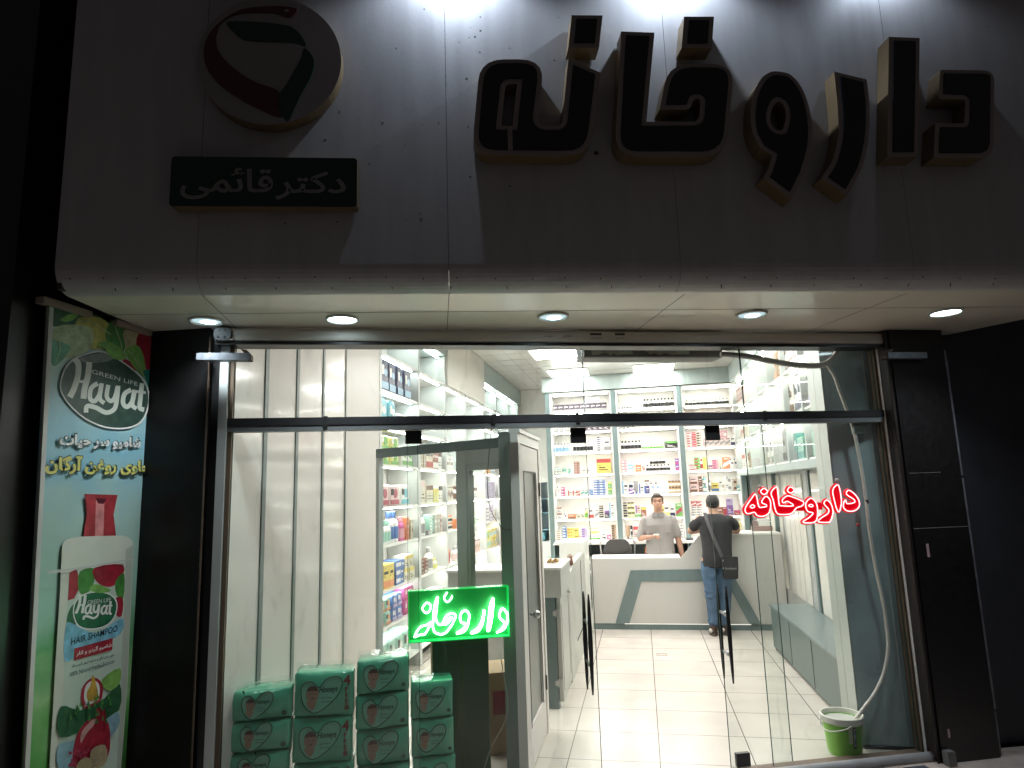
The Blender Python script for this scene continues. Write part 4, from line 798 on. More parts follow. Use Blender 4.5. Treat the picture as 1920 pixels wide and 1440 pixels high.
# ------------------------------------------------------------------ red neon word on the glass
FN = Fr(FD.w(0, -.018, 0), DA)
zr = lambda P: [FN.pick(1380+p[0]*.13542, 890+p[1]*.13542) for p in P]
RL = [[(1540, 215), (1620, 265), (1680, 350), (1685, 440), (1620, 500), (1520, 500), (1470, 450), (1475, 380), (1500, 350), (1520, 400), (1620, 385), (1610, 340), (1510, 270)],
      [(1385, 140), (1415, 190), (1435, 300), (1440, 400), (1410, 515), (1375, 470), (1350, 380), (1320, 220)],
      [(1240, 350), (1300, 410), (1325, 520), (1290, 640), (1240, 660), (1120, 650), (1160, 600), (1250, 540), (1265, 480), (1200, 400)],
      [(1020, 325), (1080, 370), (1110, 460), (1105, 600), (1060, 660), (930, 665), (920, 640), (1000, 590), (1050, 530), (980, 510), (950, 450), (955, 380)],
      [(540, 170), (560, 220), (580, 400), (610, 430), (780, 430), (700, 370), (640, 390), (625, 350), (680, 300), (740, 300), (910, 370), (900, 430), (820, 460), (760, 530), (680, 550), (560, 540), (520, 450), (500, 350), (470, 250)],
      [(735, 170), (790, 210), (745, 255), (695, 220)], [(375, 190), (420, 235), (370, 275), (325, 230)],
      [(245, 270), (270, 300), (300, 440), (350, 450), (405, 440), (400, 415), (345, 390), (350, 350), (400, 300), (450, 340), (465, 420), (440, 530), (360, 575), (280, 565), (240, 520), (160, 540), (120, 520), (112, 470), (150, 400), (200, 330)]]
HO = {3: [(1020, 410), (1050, 430), (1030, 445), (990, 430)], 7: [(215, 415), (245, 440), (210, 462), (182, 445)]}
t = thing('red_neon_word', 'red acrylic pharmacy word with pinkish white neon outlines hung on the glass', 'neon sign', FN, (.3, 0, 1.5))
rp = M('red_acrylic', (.55, .004, .012), .25, emit=(1, .0, .015), es=.42); rn = emis('pink_neon_tube', (1, .42, .42), 3.2)
for i, P in enumerate(RL):
    Q = smoothp(zr(P), 3); b = MB(FN); b.prism([Q], -.003-.0003*i, .005); b.tube([(q[0], .0, q[1]) for q in Q], .0125, 8, closed=True); lt = b.build('letter_plate', rp, t)
    b = MB(FN); b.tube([(q[0], -.014, q[1]) for q in Q], .0036, 7, closed=True); b.build('neon_tube', rn, lt, smooth=True)
    if i in HO: b = MB(FN); b.tube([(q[0], -.014, q[1]) for q in smoothp(zr(HO[i]), 3)], .0034, 6, closed=True); b.build('neon_tube', rn, lt, smooth=True)
for P in ([(1100, 385), (1200, 385), (1200, 485), (1100, 485)], [(810, 440), (950, 440), (950, 500), (810, 500)]):
    b = MB(FN); b.prism(zr(P), .004, .008); b.build('joining_plate', rp, t)
for px, py in ((1569, 900), (1424, 912)):
    x, z = FN.pick(px, py); b = MB(FN); b.lathe([(.004, .0), (.012, .004)], (0, 0, 0), 3) if 0 else b.ball((x, -.002, z), (.013, .008, .012), 10); b.build('suction_cup', M('clear_rubber', (.6, .5, .46), .3), t, smooth=True)
x, z = FN.pick(1608, 984); b = MB(FN); b.ball((x, -.002, z), (.012, .006, .012), 10); b.build('suction_cup', M('red_rubber', (.5, .05, .06), .3), t, smooth=True)
# ------------------------------------------------------------------ air curtain, hose, bucket
FA = Fr(FD.w(0, .22, 0), DA)
x0 = FA.pick(1095, 655)[0]; x1, zb = FA.pick(1355, 668)
zb = FA.pick(1220, 670)[1]
t = thing('air_curtain', 'long dark grey air curtain unit with torn wrapping behind the top pane', 'air curtain', FA, ((x0+x1)/2, .1, zb))
b = MB(FA); b.prism(rnd([(0, zb, .02), (.2, zb, .02), (.2, zb+.25, .03), (.0, zb+.25, .03)]), x0, x1, ax='x'); b.build('body', M('unit_grey', (.10, .10, .095), .45, var=.2), t, smooth=2)
b = MB(FA); n_ = 24; vs = []
for i in range(n_+1):
    x = x0+.05+(x1-x0-.38)*i/n_; vs += [(x, -.004, zb+.09+random.uniform(-.01, .015)), (x, -.006-random.uniform(0, .006), zb+.02+random.uniform(-.012, .012)+(.03 if 8 < i < 16 else 0))]
b.add(vs, [(2*i, 2*i+2, 2*i+3, 2*i+1) for i in range(n_)]); b.build('torn_wrapping', M('dusty_wrap', (.30, .29, .25), .6, var=.3, scale=20), t)
for px in (1172, 1278):
    x = FA.pick(px, 655)[0]; b = MB(FA); b.box(x-.05, x+.05, -.012, -.009, zb+.02, zb+.12); b.build('tape_patch', M('green_tape', (.32, .36, .32), .4, var=.2), t)
FH = Fr(FD.w(0, .058, 0), DA)
hose = M('hose_white', (.62, .58, .54), .45, var=.08, scale=20, bump=.1)
t = thing('drain_hose', 'thick white drain hose running from the air curtain down into the green bucket', 'hose', FH, (.3, 0, 1.4))
def hosep(P, r, nm): Q = smoothp([FH.pick(*p) for p in P], 5, False); b = MB(FH); b.tube([(q[0], 0, q[1]) for q in Q], r, 12); return b.build(nm, hose, t, smooth=True)
hosep([(1352, 664), (1400, 668), (1440, 676), (1490, 684), (1530, 686), (1549, 682)], .0205, 'wrapped_pipe')
hosep([(1545, 684), (1560, 672), (1572, 655), (1578, 640)], .0165, 'branch_pipe')
hosep([(1546, 680), (1562, 700), (1575, 735), (1590, 775), (1600, 805), (1608, 840), (1617, 890), (1624, 940), (1631, 1000), (1643, 1070), (1654, 1120), (1662, 1170), (1665, 1220), (1656, 1265), (1640, 1300), (1618, 1330), (1598, 1356)], .0115, 'hose')
b = MB(FH); x, z = FH.pick(1607, 805); b.box(x-.035, x+.035, -.02, .02, z-.03, z+.02); b.build('junction', M('junction_green', (.25, .35, .32), .4), t, bevel=.004)
b = MB(FH); x, z = FH.pick(1625, 940); b.tube([(x-.003, 0, z+.012), (x+.001, 0, z-.015)], .0135); b.build('tape_band', blackm, t)
bx, by = 1.2, 4.905
t = thing('green_bucket', 'green and white plastic bucket under the hose behind the right pane', 'bucket', W0, (bx, by, 0))
b = MB(); b.lathe([(.098, .001), (.104, .02), (.122, .21), (.114, .21), (.09, .03)], (bx, by, 0), 32, 0); b.build('body', M('lime_plastic', (.22, .52, .06), .35, var=.06), t, smooth=2)
b = MB(); b.lathe([(.124, .195), (.132, .20), (.134, .235), (.128, .24), (.120, .238), (.116, .18)], (bx, by, 0), 32, 0); b.build('rim', M('white_plastic', (.70, .68, .62), .35), t, smooth=2)
b = MB(); b.lathe([(.114, .205), (.112, .206)], (bx, by, 0), 24); b.build('water', M('cloudy_water', (.6, .6, .55), .1), t)
b = MB(); b.tube(smoothp([(bx-.134, by-.01, .215), (bx-.145, by-.05, .17), (bx-.10, by-.125, .165), (bx-.02, by-.142, .185), (bx+.02, by-.138, .205)], 4, False), .0045, 8); b.build('handle', MATS['white_plastic'], t, smooth=True)
def cyl(mb, a0, a1, z0, z1, r0, r1, m=0, txt=None):
    n = 8
    if txt is None:
        vs = [(bx+(r0 if z == z0 else r1)*sin(a0+(a1-a0)*i/n), by-(r0 if z == z0 else r1)*cos(a0+(a1-a0)*i/n), z) for z in (z0, z1) for i in range(n+1)]
        mb.add(vs, [(i, i+1, i+n+2, i+n+1) for i in range(n)], m)
rr = lambda z: .104+(z-.02)*.095+.0012
b = MB(); cyl(b, .25, .45, .06, .19, rr(.06), rr(.19)); b.build('label_strip', M('label_black', (.03, .03, .03), .5), t)
b = MB(); cyl(b, .02, .23, .09, .19, rr(.09), rr(.19)); b.build('pale_label', M('label_pale', (.55, .6, .4), .5), t)
me = text_mesh('ROBELOS', 0, .01); xs_ = [v.co.x for v in me.vertices]; ys_ = [v.co.y for v in me.vertices]
b = MB(); fz = lambda v: .182-(v.x-min(xs_))/(max(xs_)-min(xs_))*.112; fg = lambda v: .28+(v.y-min(ys_))/(max(ys_)-min(ys_))*.14
b.mesh(me, lambda v: (bx+(rr(fz(v))+.001)*sin(fg(v)), by-(rr(fz(v))+.001)*cos(fg(v)), fz(v))); b.build('lettering', wh, t)
b = MB(); b.tube([(bx-.02, by-.124, .165), (bx-.005, by-.1255, .165), (bx-.006, by-.127, .182), (bx-.02, by-.124, .165)], .0012, 5); b.build('triangle_mark', ink, t)
# ------------------------------------------------------------------ entrance booth: post, diagonal glazed screen, inner door
FE = Fr((-.80, 4.20, 0), 90+58)        # runs from the post back to the left shelves
FE = Fr((-2.10, 5.03, 0), math.degrees(atan2(4.43-5.03, -.94+2.10))); Lw = sqrt(1.16**2+.60**2)
t = thing('booth_screen', 'diagonal teal framed glass screen between the left shelves and the inner door post', 'screen', FE, (Lw/2, 0, 0))
b = MB(FE); b.box(0, Lw, 0, .05, 2.045, 2.115); b.build('header', teal, t)
b = MB(FE); b.box(0, .035, .002, .048, 0, 2.044); b.build('jamb', alug, t)
u0 = FE.pick(866, 950)[0]; 
tt2 = M('grey_green_frame', (.46, .49, .46), .45, var=.08, scale=10, stretch=(1, 1, .3))
b = MB(FE); b.box(u0-.05, u0+.05, -.003, .053, 0, 2.044); b.build('door_stile', tt2, t)
b = MB(FE); b.box(u0+.051, Lw, -.003, .053, 1.94, 2.044); b.build('door_rail', tt2, t)
b = MB(FE); b.box(u0+.075, Lw-.02, .0, .05, 1.90, 1.938); b.box(u0+.051, u0+.074, 0, .05, 0, 1.938); b.build('inner_frame', tt2, t)
b = MB(FE); b.box(.036, u0-.051, .02, .026, .02, 2.04); b.build('glass', GL2, t)
t = thing('inner_door', 'white framed inner glass door with a round steel knob and teal post', 'door', W0, (-.79, 4.6, 0))
p = Fr((-.775, 0, 0), 90)
b = MB(); b.box(-.945, -.845, 4.40, 4.48, 0, 2.15); b.build('post', M('post_teal', (.30, .36, .34), .45, var=.15, scale=12, stretch=(1, 1, .2)), t)
b = MB(p); b.box(4.22, 5.12, .0, .05, 2.06, 2.125); b.box(4.22, 5.12, -.015, .06, 2.126, 2.15); b.build('lintel', whitep, t)
b = MB(p); b.box(4.20, 4.27, -.006, .05, 0, 2.058); b.box(5.05, 5.12, -.006, .05, 0, 2.058); b.build('casing', offwhite, t)
b = MB(p); b.box(4.285, 4.39, .002, .04, .01, 2.05); b.box(4.92, 5.035, .002, .04, .01, 2.05); b.box(4.391, 4.919, .002, .04, 1.88, 2.05); b.box(4.391, 4.919, .002, .04, .01, .25); lf = b.build('door_leaf', offwhite, t)
b = MB(p); b.box(4.392, 4.40, -.004, .0, .25, 1.88); b.box(4.91, 4.918, -.004, .0, .25, 1.88); b.box(4.401, 4.909, -.004, 0, 1.87, 1.88); b.build('bead', M('bead_dark', (.12, .11, .10), .5), lf)
b = MB(p); b.box(4.3915, 4.9185, .015, .022, .251, 1.879); b.build('glass', M('frosted_glass', (.20, .21, .19), .35), lf)
x, z = p.pick(994, 1152); b = MB(p); b.ball((x, -.045, z), .027, 12); b.tube([(x, 0, z), (x, -.04, z)], .01); b.lathe([(.001, 0)], (0, 0, 0), 3) if 0 else None; b.build('knob', steel, lf, smooth=True)
for z in (1.75, .35):
    b = MB(p); b.box(5.036, 5.05, -.012, -.001, z-.05, z+.05); b.build('hinge', blackm, lf)
# ------------------------------------------------------------------ nappy packs behind the glass
FPk = Fr(FD.w(0, .10, 0), DA)
npk = M('nappy_wrap', (.11, .50, .32), .2, var=.15, scale=5, bump=1.0, bscale=11, coat=.8)
ndk = M('nappy_dark', (.015, .10, .06), .4); nin = M('nappy_inner', (.22, .55, .40), .4, var=.08); skinp = M('printed_skin', (.36, .24, .17), .5, var=.15); hairp = M('printed_hair', (.10, .05, .03), .5)
clear = glass('clear_wrap', (.9, .96, .93), .12); 
def heart(cx, cz_, s):
    return [(cx+s*(-.95+.0)*1, cz_+s*.25), (cx-s*.85, cz_+s*.62), (cx-s*.45, cz_+s*.72), (cx-s*.12, cz_+s*.42), (cx+s*.25, cz_+s*.80), (cx+s*.75, cz_+s*.88), (cx+s*.98, cz_+s*.55), (cx+s*.75, cz_+s*.0), (cx+s*.2, cz_-s*.5), (cx-s*.35, cz_-s*.72), (cx-s*.8, cz_-s*.35)]
def pack(x0, x1, z0, z1, tilt, free, label, y0=0):
    t = thing('nappy_pack', label, 'nappy pack', FPk, ((x0+x1)/2, y0, z0), 'green nappy packs stacked behind the glass')
    W, H = x1-x0, z1-z0; cx = (x0+x1)/2; sl = tilt
    b = MB(FPk); nx, nz = 16, 9; vs = []
    r_ = random.Random(int(x0*1000+z0*777))
    for iy, yy in enumerate((0, .19)):
        for k in range(nz+1):
            for i in range(nx+1):
                u, v = i/nx, k/nz; e = (1-abs(2*u-1)**4)*(1-abs(2*v-1)**4)
                vs.append((x0+W*u+(v-.5)*.008*r_.uniform(-1, 1), y0+yy+(.012-.022*e+r_.uniform(-.0035, .0035)*(1-e*.9) if iy == 0 else .006*e), z0+H*v+sl*u+r_.uniform(-.0018, .0018)*(v > .9 or v < .1)))
    N_ = (nx+1)*(nz+1); fs = []
    for k in range(nz):
        for i in range(nx): a = k*(nx+1)+i; fs += [(a, a+1, a+nx+2, a+nx+1), (N_+a, N_+a+nx+1, N_+a+nx+2, N_+a+1)]
    for i in range(nx): fs += [(i, N_+i, N_+i+1, i+1)]; a = nz*(nx+1)+i; fs += [(a, a+1, N_+a+1, N_+a)]
    for k in range(nz): a = k*(nx+1); fs += [(a, a+nx+1, N_+a+nx+1, N_+a)]; a += nx; fs += [(a, N_+a, N_+a+nx+1, a+nx+1)]
    b.add(vs, fs); o = b.build('wrap', npk, t, smooth=True); md = o.modifiers.new('bevel', 'BEVEL'); md.width = .014; md.segments = 3; md.limit_method = 'ANGLE'; md.angle_limit = radians(50)
    s_ = min(W*.36, H*.55); hx, hzz = cx-W*.04, z0+H*.47+sl*.5; F1 = y0-.0125
    b = MB(FPk); b.prism(smoothp(heart(hx, hzz, s_), 4), F1+.001, F1+.0016); b.build('heart_print', nin, t)
    b = MB(FPk); b.tube([(q[0], F1, q[1]) for q in smoothp(heart(hx, hzz, s_), 4)], .003, 5, closed=True); b.build('heart_outline', ndk, t)
    b = MB(FPk); fx, fz = hx-s_*.42, hzz+s_*.12
    b.prism([(fx+s_*.30*cos(k*.35), fz+s_*.36*sin(k*.35)) for k in range(18)], F1-.0008, F1, 0)
    b.prism([(fx-s_*.28, fz-s_*.30), (fx+s_*.2, fz-s_*.34), (fx+s_*.12, fz-s_*.60), (fx-.0, fz-s_*.74), (fx-s_*.25, fz-s_*.5)], F1-.0008, F1, 0)
    b.prism([(fx+s_*.30*cos(k*.35), fz+s_*.04+s_*.36*sin(k*.35)) for k in range(1, 9)], F1-.0014, F1-.0009, 1)
    for ex in (-.09, .12): b.prism([(fx+s_*(ex+.035*cos(k)), fz+s_*(.03+.025*sin(k))) for k in range(6)], F1-.0014, F1-.0009, 1)
    b.prism([(fx-s_*.07, fz-s_*.15), (fx+s_*.1, fz-s_*.15), (fx+s_*.02, fz-s_*.21)], F1-.0014, F1-.0009, 1); b.build('baby_print', [skinp, hairp], t)
    b = MB(FPk); put_text(b, 'Honeys', hx-s_*.12, hx+s_*.78, hzz+s_*.10, hzz+s_*.46, F1-.001, bold=.03, shear=.25); put_text(b, 'baby diapers', hx, hx+s_*.5, hzz-s_*.12, hzz-s_*.02, F1-.001, bold=.01)
    for k in range(5): b.prism([(hx+s_*(.05+.1*k+.03*cos(j)), hzz+s_*(-.24+.03*sin(j))) for j in range(6)], F1-.001, F1-.0006)
    b.prism([(x1-W*.11+W*.045*cos(j*.7), z0+H*.20+sl*.9+W*.04*sin(j*.7)) for j in range(9)], F1+.001, F1+.002); b.build('lettering', ndk, t)
    if free:
        b = MB(FPk); put_text(b, '4', x1-W*.17, x1-W*.05, z0+H*.66, z0+H*.90, F1-.001, bold=.03); [put_text(b, c_, x1-W*.14, x1-W*.085, z0+H*(.52-.135*j_), z0+H*(.63-.135*j_), F1-.001, bold=.03) for j_, c_ in enumerate('FREE')]; b.build('offer_print', M('offer_red', (.22, .04, .03), .5), t)
    return t
ordn = ['topmost', 'second', 'third', 'fourth', 'fifth']
for ci, (pa_, pb_, yl, yr, ph, free, nm) in enumerate(((427, 546, 1299, 1285, 65, 0, 'leftmost'), (551, 662, 1261, 1259, 75, 1, 'second'), (668, 766, 1240, 1226, 72, 0, 'tallest'), (771, 850, 1279, 1272, 76, 0, 'rightmost'))):
    yy = (0, .0, .02, .03)[ci]; x0, z1 = FPk.pick(pa_, yl, yy); x1, z1r = FPk.pick(pb_, yr, yy); h = FPk.pick(pa_, yl, yy)[1]-FPk.pick(pa_, yl+ph, yy)[1]; n = round(z1/h); h = (z1-.004)/n
    for k in range(n):
        z = .003+k*h; od = ordn[n-1-k]; tl = (z1r-z1)*(k+1)/n
        lb = f'{od} green nappy pack{" with red 4 FREE print" if free else ""} in the {nm} stack behind the glass'
        jit = random.uniform(-.006, .006)
        pack(x0+jit, x1+jit, z, z+h-.004, tl*.6, free, lb, yy)
    # loose clear film over each stack's top
    t = thing('plastic_film', f'crumpled clear film over the top of the {nm} nappy stack', 'plastic film', FPk, ((x0+x1)/2, yy, z1), 'clear film over the nappy stacks')
    b = MB(FPk); vs = []; nx = 12; tl = (z1r-z1)*.6
    for k in range(5):
        for i in range(nx+1): vs.append((x0+(x1-x0)*i/nx, yy+.01+.045*k, z1+tl*i/nx+.006+random.uniform(0, .016)*(1 if 0 < k else .4)))
    b.add(vs, [(k*(nx+1)+i, k*(nx+1)+i+1, (k+1)*(nx+1)+i+1, (k+1)*(nx+1)+i) for k in range(4) for i in range(nx)]); b.build('film', clear, t)
# ------------------------------------------------------------------ products
CC = {'white': (.78, .77, .74), 'cream': (.72, .66, .52), 'plum': (.07, .045, .075), 'red': (.50, .03, .03), 'crimson': (.42, .02, .07), 'orange': (.75, .22, .03), 'yellow': (.78, .58, .03), 'lemon': (.7, .68, .1),
      'green': (.12, .45, .06), 'teal': (.05, .35, .33), 'mint': (.30, .62, .50), 'cyan': (.10, .50, .62), 'sky blue': (.22, .48, .72), 'blue': (.04, .15, .45), 'navy': (.02, .03, .10), 'indigo': (.05, .04, .22), 'violet': (.22, .07, .38),
      'pink': (.70, .30, .36), 'pale pink': (.74, .52, .50), 'magenta': (.58, .03, .26), 'brown': (.18, .07, .035), 'tan': (.42, .26, .13), 'beige': (.55, .45, .33), 'gold': (.50, .33, .07), 'grey': (.30, .30, .30), 'black': (.02, .02, .02), 'rust': (.34, .10, .05), 'lilac': (.45, .35, .6)}
def cmt(c):
    q = CC[c]; g_ = sum(q)/3; return M('pack_'+c.replace(' ', '_'), tuple(v*.74+g_*.26 for v in q), .38, var=.14, scale=45)
PM = {}
def pmesh(kind, w_, h, d, c1, c2, v):
    key = (kind, round(w_, 3), round(h, 3), c1, c2, v)
    if key in PM: return PM[key]
    R = random.Random(str(key)); b = MB(); e = .0008; mats = [cmt(c1), cmt(c2), cmt('black' if c1 in ('white', 'cream', 'yellow', 'pale pink', 'mint') else 'white'), cmt('grey')]
    if kind == 'carton':
        b.box(-w_/2, w_/2, 0, d, 0, h)
        a = v % 5
        if a == 0: b.box(-w_/2, w_/2, -e, 0, h*.05, h*.34, 1); b.box(-w_*.38, w_*.3, -e, 0, h*.6, h*.72, 2)
        elif a == 1: b.box(-w_/2, w_/2, -e, 0, h*.72, h*.98, 1); b.box(-w_*.35, w_*.1, -e, 0, h*.35, h*.42, 2); b.box(-w_*.35, w_*.3, -e, 0, h*.2, h*.26, 2)
        elif a == 2: b.prism([(w_*.1+w_*.28*cos(k*.7), h*.45+w_*.28*sin(k*.7)) for k in range(9)], -e, 0, 1); b.box(-w_*.42, -w_*.1, -e, 0, h*.7, h*.8, 2)
        elif a == 3: b.prism([(-w_/2, h*.1), (w_/2, h*.45), (w_/2, h*.75), (-w_/2, h*.4)], -e, 0, 1); b.box(-w_*.3, w_*.35, -e, 0, h*.82, h*.9, 2)
        else: b.box(-w_/2, -w_*.22, -e, 0, h*.02, h*.98, 1); b.box(-w_*.1, w_*.4, -e, 0, h*.55, h*.68, 2); b.box(-w_*.1, w_*.3, -e, 0, h*.3, h*.36, 2)
        b.box(-w_*.44, w_*.05, -e*.7, 0, h*.86, h*.885, 3); b.box(w_*.12, w_*.42, -e*.7, 0, h*.08, h*.12, 3); b.box(-w_*.44, -w_*.2, -e*.7, 0, h*.50, h*.53, 2)
    elif kind == 'flat carton':
        b.box(-w_/2, w_/2, 0, d, 0, h); b.box(-w_*.45, w_*.1, -e, 0, h*.25, h*.75, 1); b.box(w_*.2, w_*.42, -e, 0, h*.35, h*.6, 2)
    elif kind in ('bottle', 'pump bottle'):
        r = w_/2; b.lathe([(r*.9, 0), (r, h*.04), (r, h*.6), (r*.8, h*.70), (r*.38, h*.76), (r*.38, h*.80)], (0, r, 0), 12, 0)
        b.lathe([(r*1.015, h*.12), (r*1.02, h*.13), (r*1.02, h*.5), (r*1.015, h*.51)], (0, r, 0), 12, 1)
        if kind == 'bottle': b.lathe([(r*.5, h*.78), (r*.5, h*.98), (r*.4, h)], (0, r, 0), 10, 3 if v % 2 else 1)
        else: b.lathe([(r*.42, h*.78), (r*.42, h*.84), (r*.15, h*.85), (r*.15, h*.95)], (0, r, 0), 8, 2); b.box(-r*.6, r*.15, r-.006, r+.006, h*.94, h, 2)
    elif kind == 'jar':
        r = w_/2; b.lathe([(r*.95, 0), (r, h*.05), (r, h*.72), (r*.9, h*.75)], (0, r, 0), 12, 0); b.lathe([(r*.98, h*.76), (r*.98, h*.98), (r*.9, h)], (0, r, 0), 12, 1); b.lathe([(r*1.02, h*.2), (r*1.02, h*.55)], (0, r, 0), 12, 2)
    elif kind == 'tube':
        r = w_/2; b.loft([(0, r, 0, r*.5, r*.5), (0, r, h*.18, r*.5, r*.5), (0, r, h*.2, r, r*.8), (0, r, h*.95, r*1.05, r*.15), (0, r, h, r*1.05, r*.08)], 10, 0); b.lathe([(r*.52, -.0), (r*.54, h*.17)], (0, r, 0.0005), 10, 1)
    elif kind in ('soft pack', 'bag'):
        rg = []
        for z, f in ((0, .9), (.05, .98), (.3, 1), (.7, 1), (.92, .98), (1, .86)): rg.append((0, d/2, z*h, w_/2*f, d/2*f))
        n = 16; vs = []
        for (cx, cy, z, rx, ry) in rg:
            for k in range(n): a = 2*pi*k/n; sx = abs(cos(a))**.35*(1 if cos(a) > 0 else -1); sy = abs(sin(a))**.35*(1 if sin(a) > 0 else -1); vs.append((cx+rx*sx+R.uniform(-.003, .003), cy+ry*sy, z+R.uniform(-.004, .004)))
        b.add(vs, [(i*n+k, i*n+(k+1) % n, (i+1)*n+(k+1) % n, (i+1)*n+k) for i in range(len(rg)-1) for k in range(n)]+[tuple(range(n-1, -1, -1)), tuple(range((len(rg)-1)*n, len(rg)*n))], 0)
        b.box(-w_*.38, w_*.38, -.004, -.001, h*.06, h*.28, 1); b.prism([(w_*.05+w_*.18*cos(k*.7), h*.58+w_*.18*sin(k*.7)) for k in range(9)], -.004, -.001, 1); b.box(-w_*.35, -w_*.12, -.004, -.001, h*.5, h*.8, 2)
    me = bpy.data.meshes.new('p'); me.from_pydata([tuple(x) for x in b.v], [], b.f)
    for mm in mats: me.materials.append(mm)
    me.polygons.foreach_set('material_index', b.m)
    me.update(); PM[key] = me; return me
USED = {}
KW = {'carton': 'carton', 'flat carton': 'flat box', 'bottle': 'bottle', 'pump bottle': 'pump bottle', 'jar': 'jar', 'tube': 'tube', 'soft pack': 'soft pack', 'bag': 'bag'}
def art(c): return ('an ' if c[0] in 'aeiou' else 'a ')+c
def run(fr, x, y, z, kind, c1, c2, n, st, w_, h, d, where, gap=.002, prev=None, v=None, amax=9):
    v = v if v is not None else random.randrange(5)
    many = n*st > 1; kd = KW[kind]
    det = {'carton': f'with {c2} print', 'flat carton': f'with {c2} end print', 'bottle': f'with {c2} label', 'pump bottle': f'with {c2} label', 'jar': f'with {c2} lid', 'tube': f'with {c2} cap', 'soft pack': f'with {c2} print', 'bag': f'with {c2} print'}[kind]
    pos = '' if not many else ('stack of ' if n == 1 else 'row of ')
    base = f'{c1} {kd} {det}' + ((' stacked' if n == 1 else ' in row') if many else '')
    lab_ = f'{base}, {where}'
    if lab_ in USED: lab_ = f'{c1} {kd} right of the {prev}, {where}'
    if lab_ in USED: print('DUP', lab_)
    USED[lab_] = 1; me = pmesh(kind, w_, h, d, c1, c2, v)
    nm = {'carton': 'medicine_carton', 'flat carton': 'flat_box', 'bottle': 'bottle', 'pump bottle': 'pump_bottle', 'jar': 'jar', 'tube': 'cream_tube', 'soft pack': 'soft_pack', 'bag': 'product_bag'}[kind]
    for i in range(n):
        for s_ in range(st):
            o = bpy.data.objects.new(nm, me); COL.objects.link(o); j = random.uniform(-.12, .12) if kind not in ('bottle', 'jar') else 0
            o.location = fr.w(x+w_/2+i*(w_+gap), y+random.uniform(0, .012), z+.0006+s_*(h+.0005)); o.rotation_euler = (0, 0, fr.t+j*(.7 if kind == 'carton' else .35))
            tag(o, lab_, kd if kd != 'flat box' else 'box', (f'{c1} {kd}s {where}' if many else None))
    return f'{c1} {kd}'
def shelf(fr, x0, x1, z, items, where, y=.03):
    prev = None; W = x1-x0
    for it in items:
        f0, kind, c1, c2, n, st, w_, h = it[:8]; d = min(.18, max(.04, w_*.9)); zo = it[8] if len(it) > 8 else 0
        K = {'c': 'carton', 'f': 'flat carton', 'b': 'bottle', 'p': 'pump bottle', 'j': 'jar', 't': 'tube', 's': 'soft pack', 'g': 'bag'}[kind]
        prev = run(fr, x0+W*f0, y, z+zo, K, c1, c2, n, st, w_, h, d, where, prev=prev)
FBk = Fr((0, YB+.03, 0), 0)
bw = [('left', 0), ('middle', 1), ('right', 2)]; lv = ['bottom', 'second', 'third', 'fourth', 'fifth', 'sixth', 'top']
def bshelf(bay, lev, items):
    x0, x1 = BX[bay]+.06, BX[bay+1]-.06
    shelf(FBk, x0, x1, BZ[lev], items, f'{lv[lev]} shelf, {bw[bay][0]} back bay', .0)
bshelf(0, 6, [(.02, 'c', 'plum', 'grey', 10, 1, .083, .125), (.58, 'b', 'white', 'lilac', 5, 1, .045, .10, .126)])
bshelf(0, 5, [(.0, 'c', 'grey', 'white', 3, 1, .085, .10), (.5, 'c', 'plum', 'violet', 5, 1, .085, .11), (.5, 'f', 'grey', 'cream', 5, 1, .085, .07, .111)])
bshelf(0, 4, [(.0, 'b', 'white', 'sky blue', 5, 1, .05, .15), (.34, 'b', 'white', 'black', 6, 1, .05, .16), (.75, 'f', 'white', 'navy', 1, 7, .08, .032), (.87, 'c', 'white', 'grey', 1, 1, .10, .20)])
bshelf(0, 3, [(.0, 'j', 'grey', 'white', 2, 1, .05, .07), (.0, 'c', 'white', 'mint', 1, 1, .11, .07, .072), (.13, 'c', 'mint', 'white', 1, 1, .07, .10), (.24, 'c', 'mint', 'teal', 1, 1, .035, .09), (.34, 'f', 'rust', 'pale pink', 1, 7, .085, .027), (.46, 'c', 'white', 'cream', 2, 1, .07, .08), (.73, 'c', 'yellow', 'red', 1, 1, .215, .22)])
bshelf(0, 2, [(.03, 'c', 'white', 'pink', 1, 1, .05, .18), (.10, 'f', 'magenta', 'white', 1, 3, .06, .045), (.22, 'c', 'white', 'red', 2, 1, .07, .08), (.36, 'c', 'red', 'cream', 1, 1, .06, .075), (.44, 'c', 'white', 'teal', 2, 1, .055, .09), (.58, 'c', 'blue', 'sky blue', 1, 2, .06, .045), (.66, 'f', 'blue', 'white', 2, 6, .085, .038), (.9, 'c', 'green', 'lemon', 1, 2, .055, .095)])
bshelf(0, 1, [(.02, 'c', 'white', 'rust', 1, 2, .075, .09), (.13, 'c', 'white', 'violet', 1, 1, .05, .10), (.2, 'c', 'orange', 'brown', 1, 1, .12, .07), (.34, 'c', 'cream', 'grey', 2, 1, .065, .075), (.48, 'b', 'lemon', 'green', 1, 1, .05, .16), (.55, 'c', 'white', 'red', 1, 1, .08, .17), (.66, 'c', 'white', 'grey', 1, 1, .06, .14), (.73, 'j', 'cream', 'black', 1, 3, .065, .062), (.82, 'c', 'plum', 'violet', 1, 1, .07, .11), (.90, 'c', 'white', 'sky blue', 1, 2, .075, .115)])
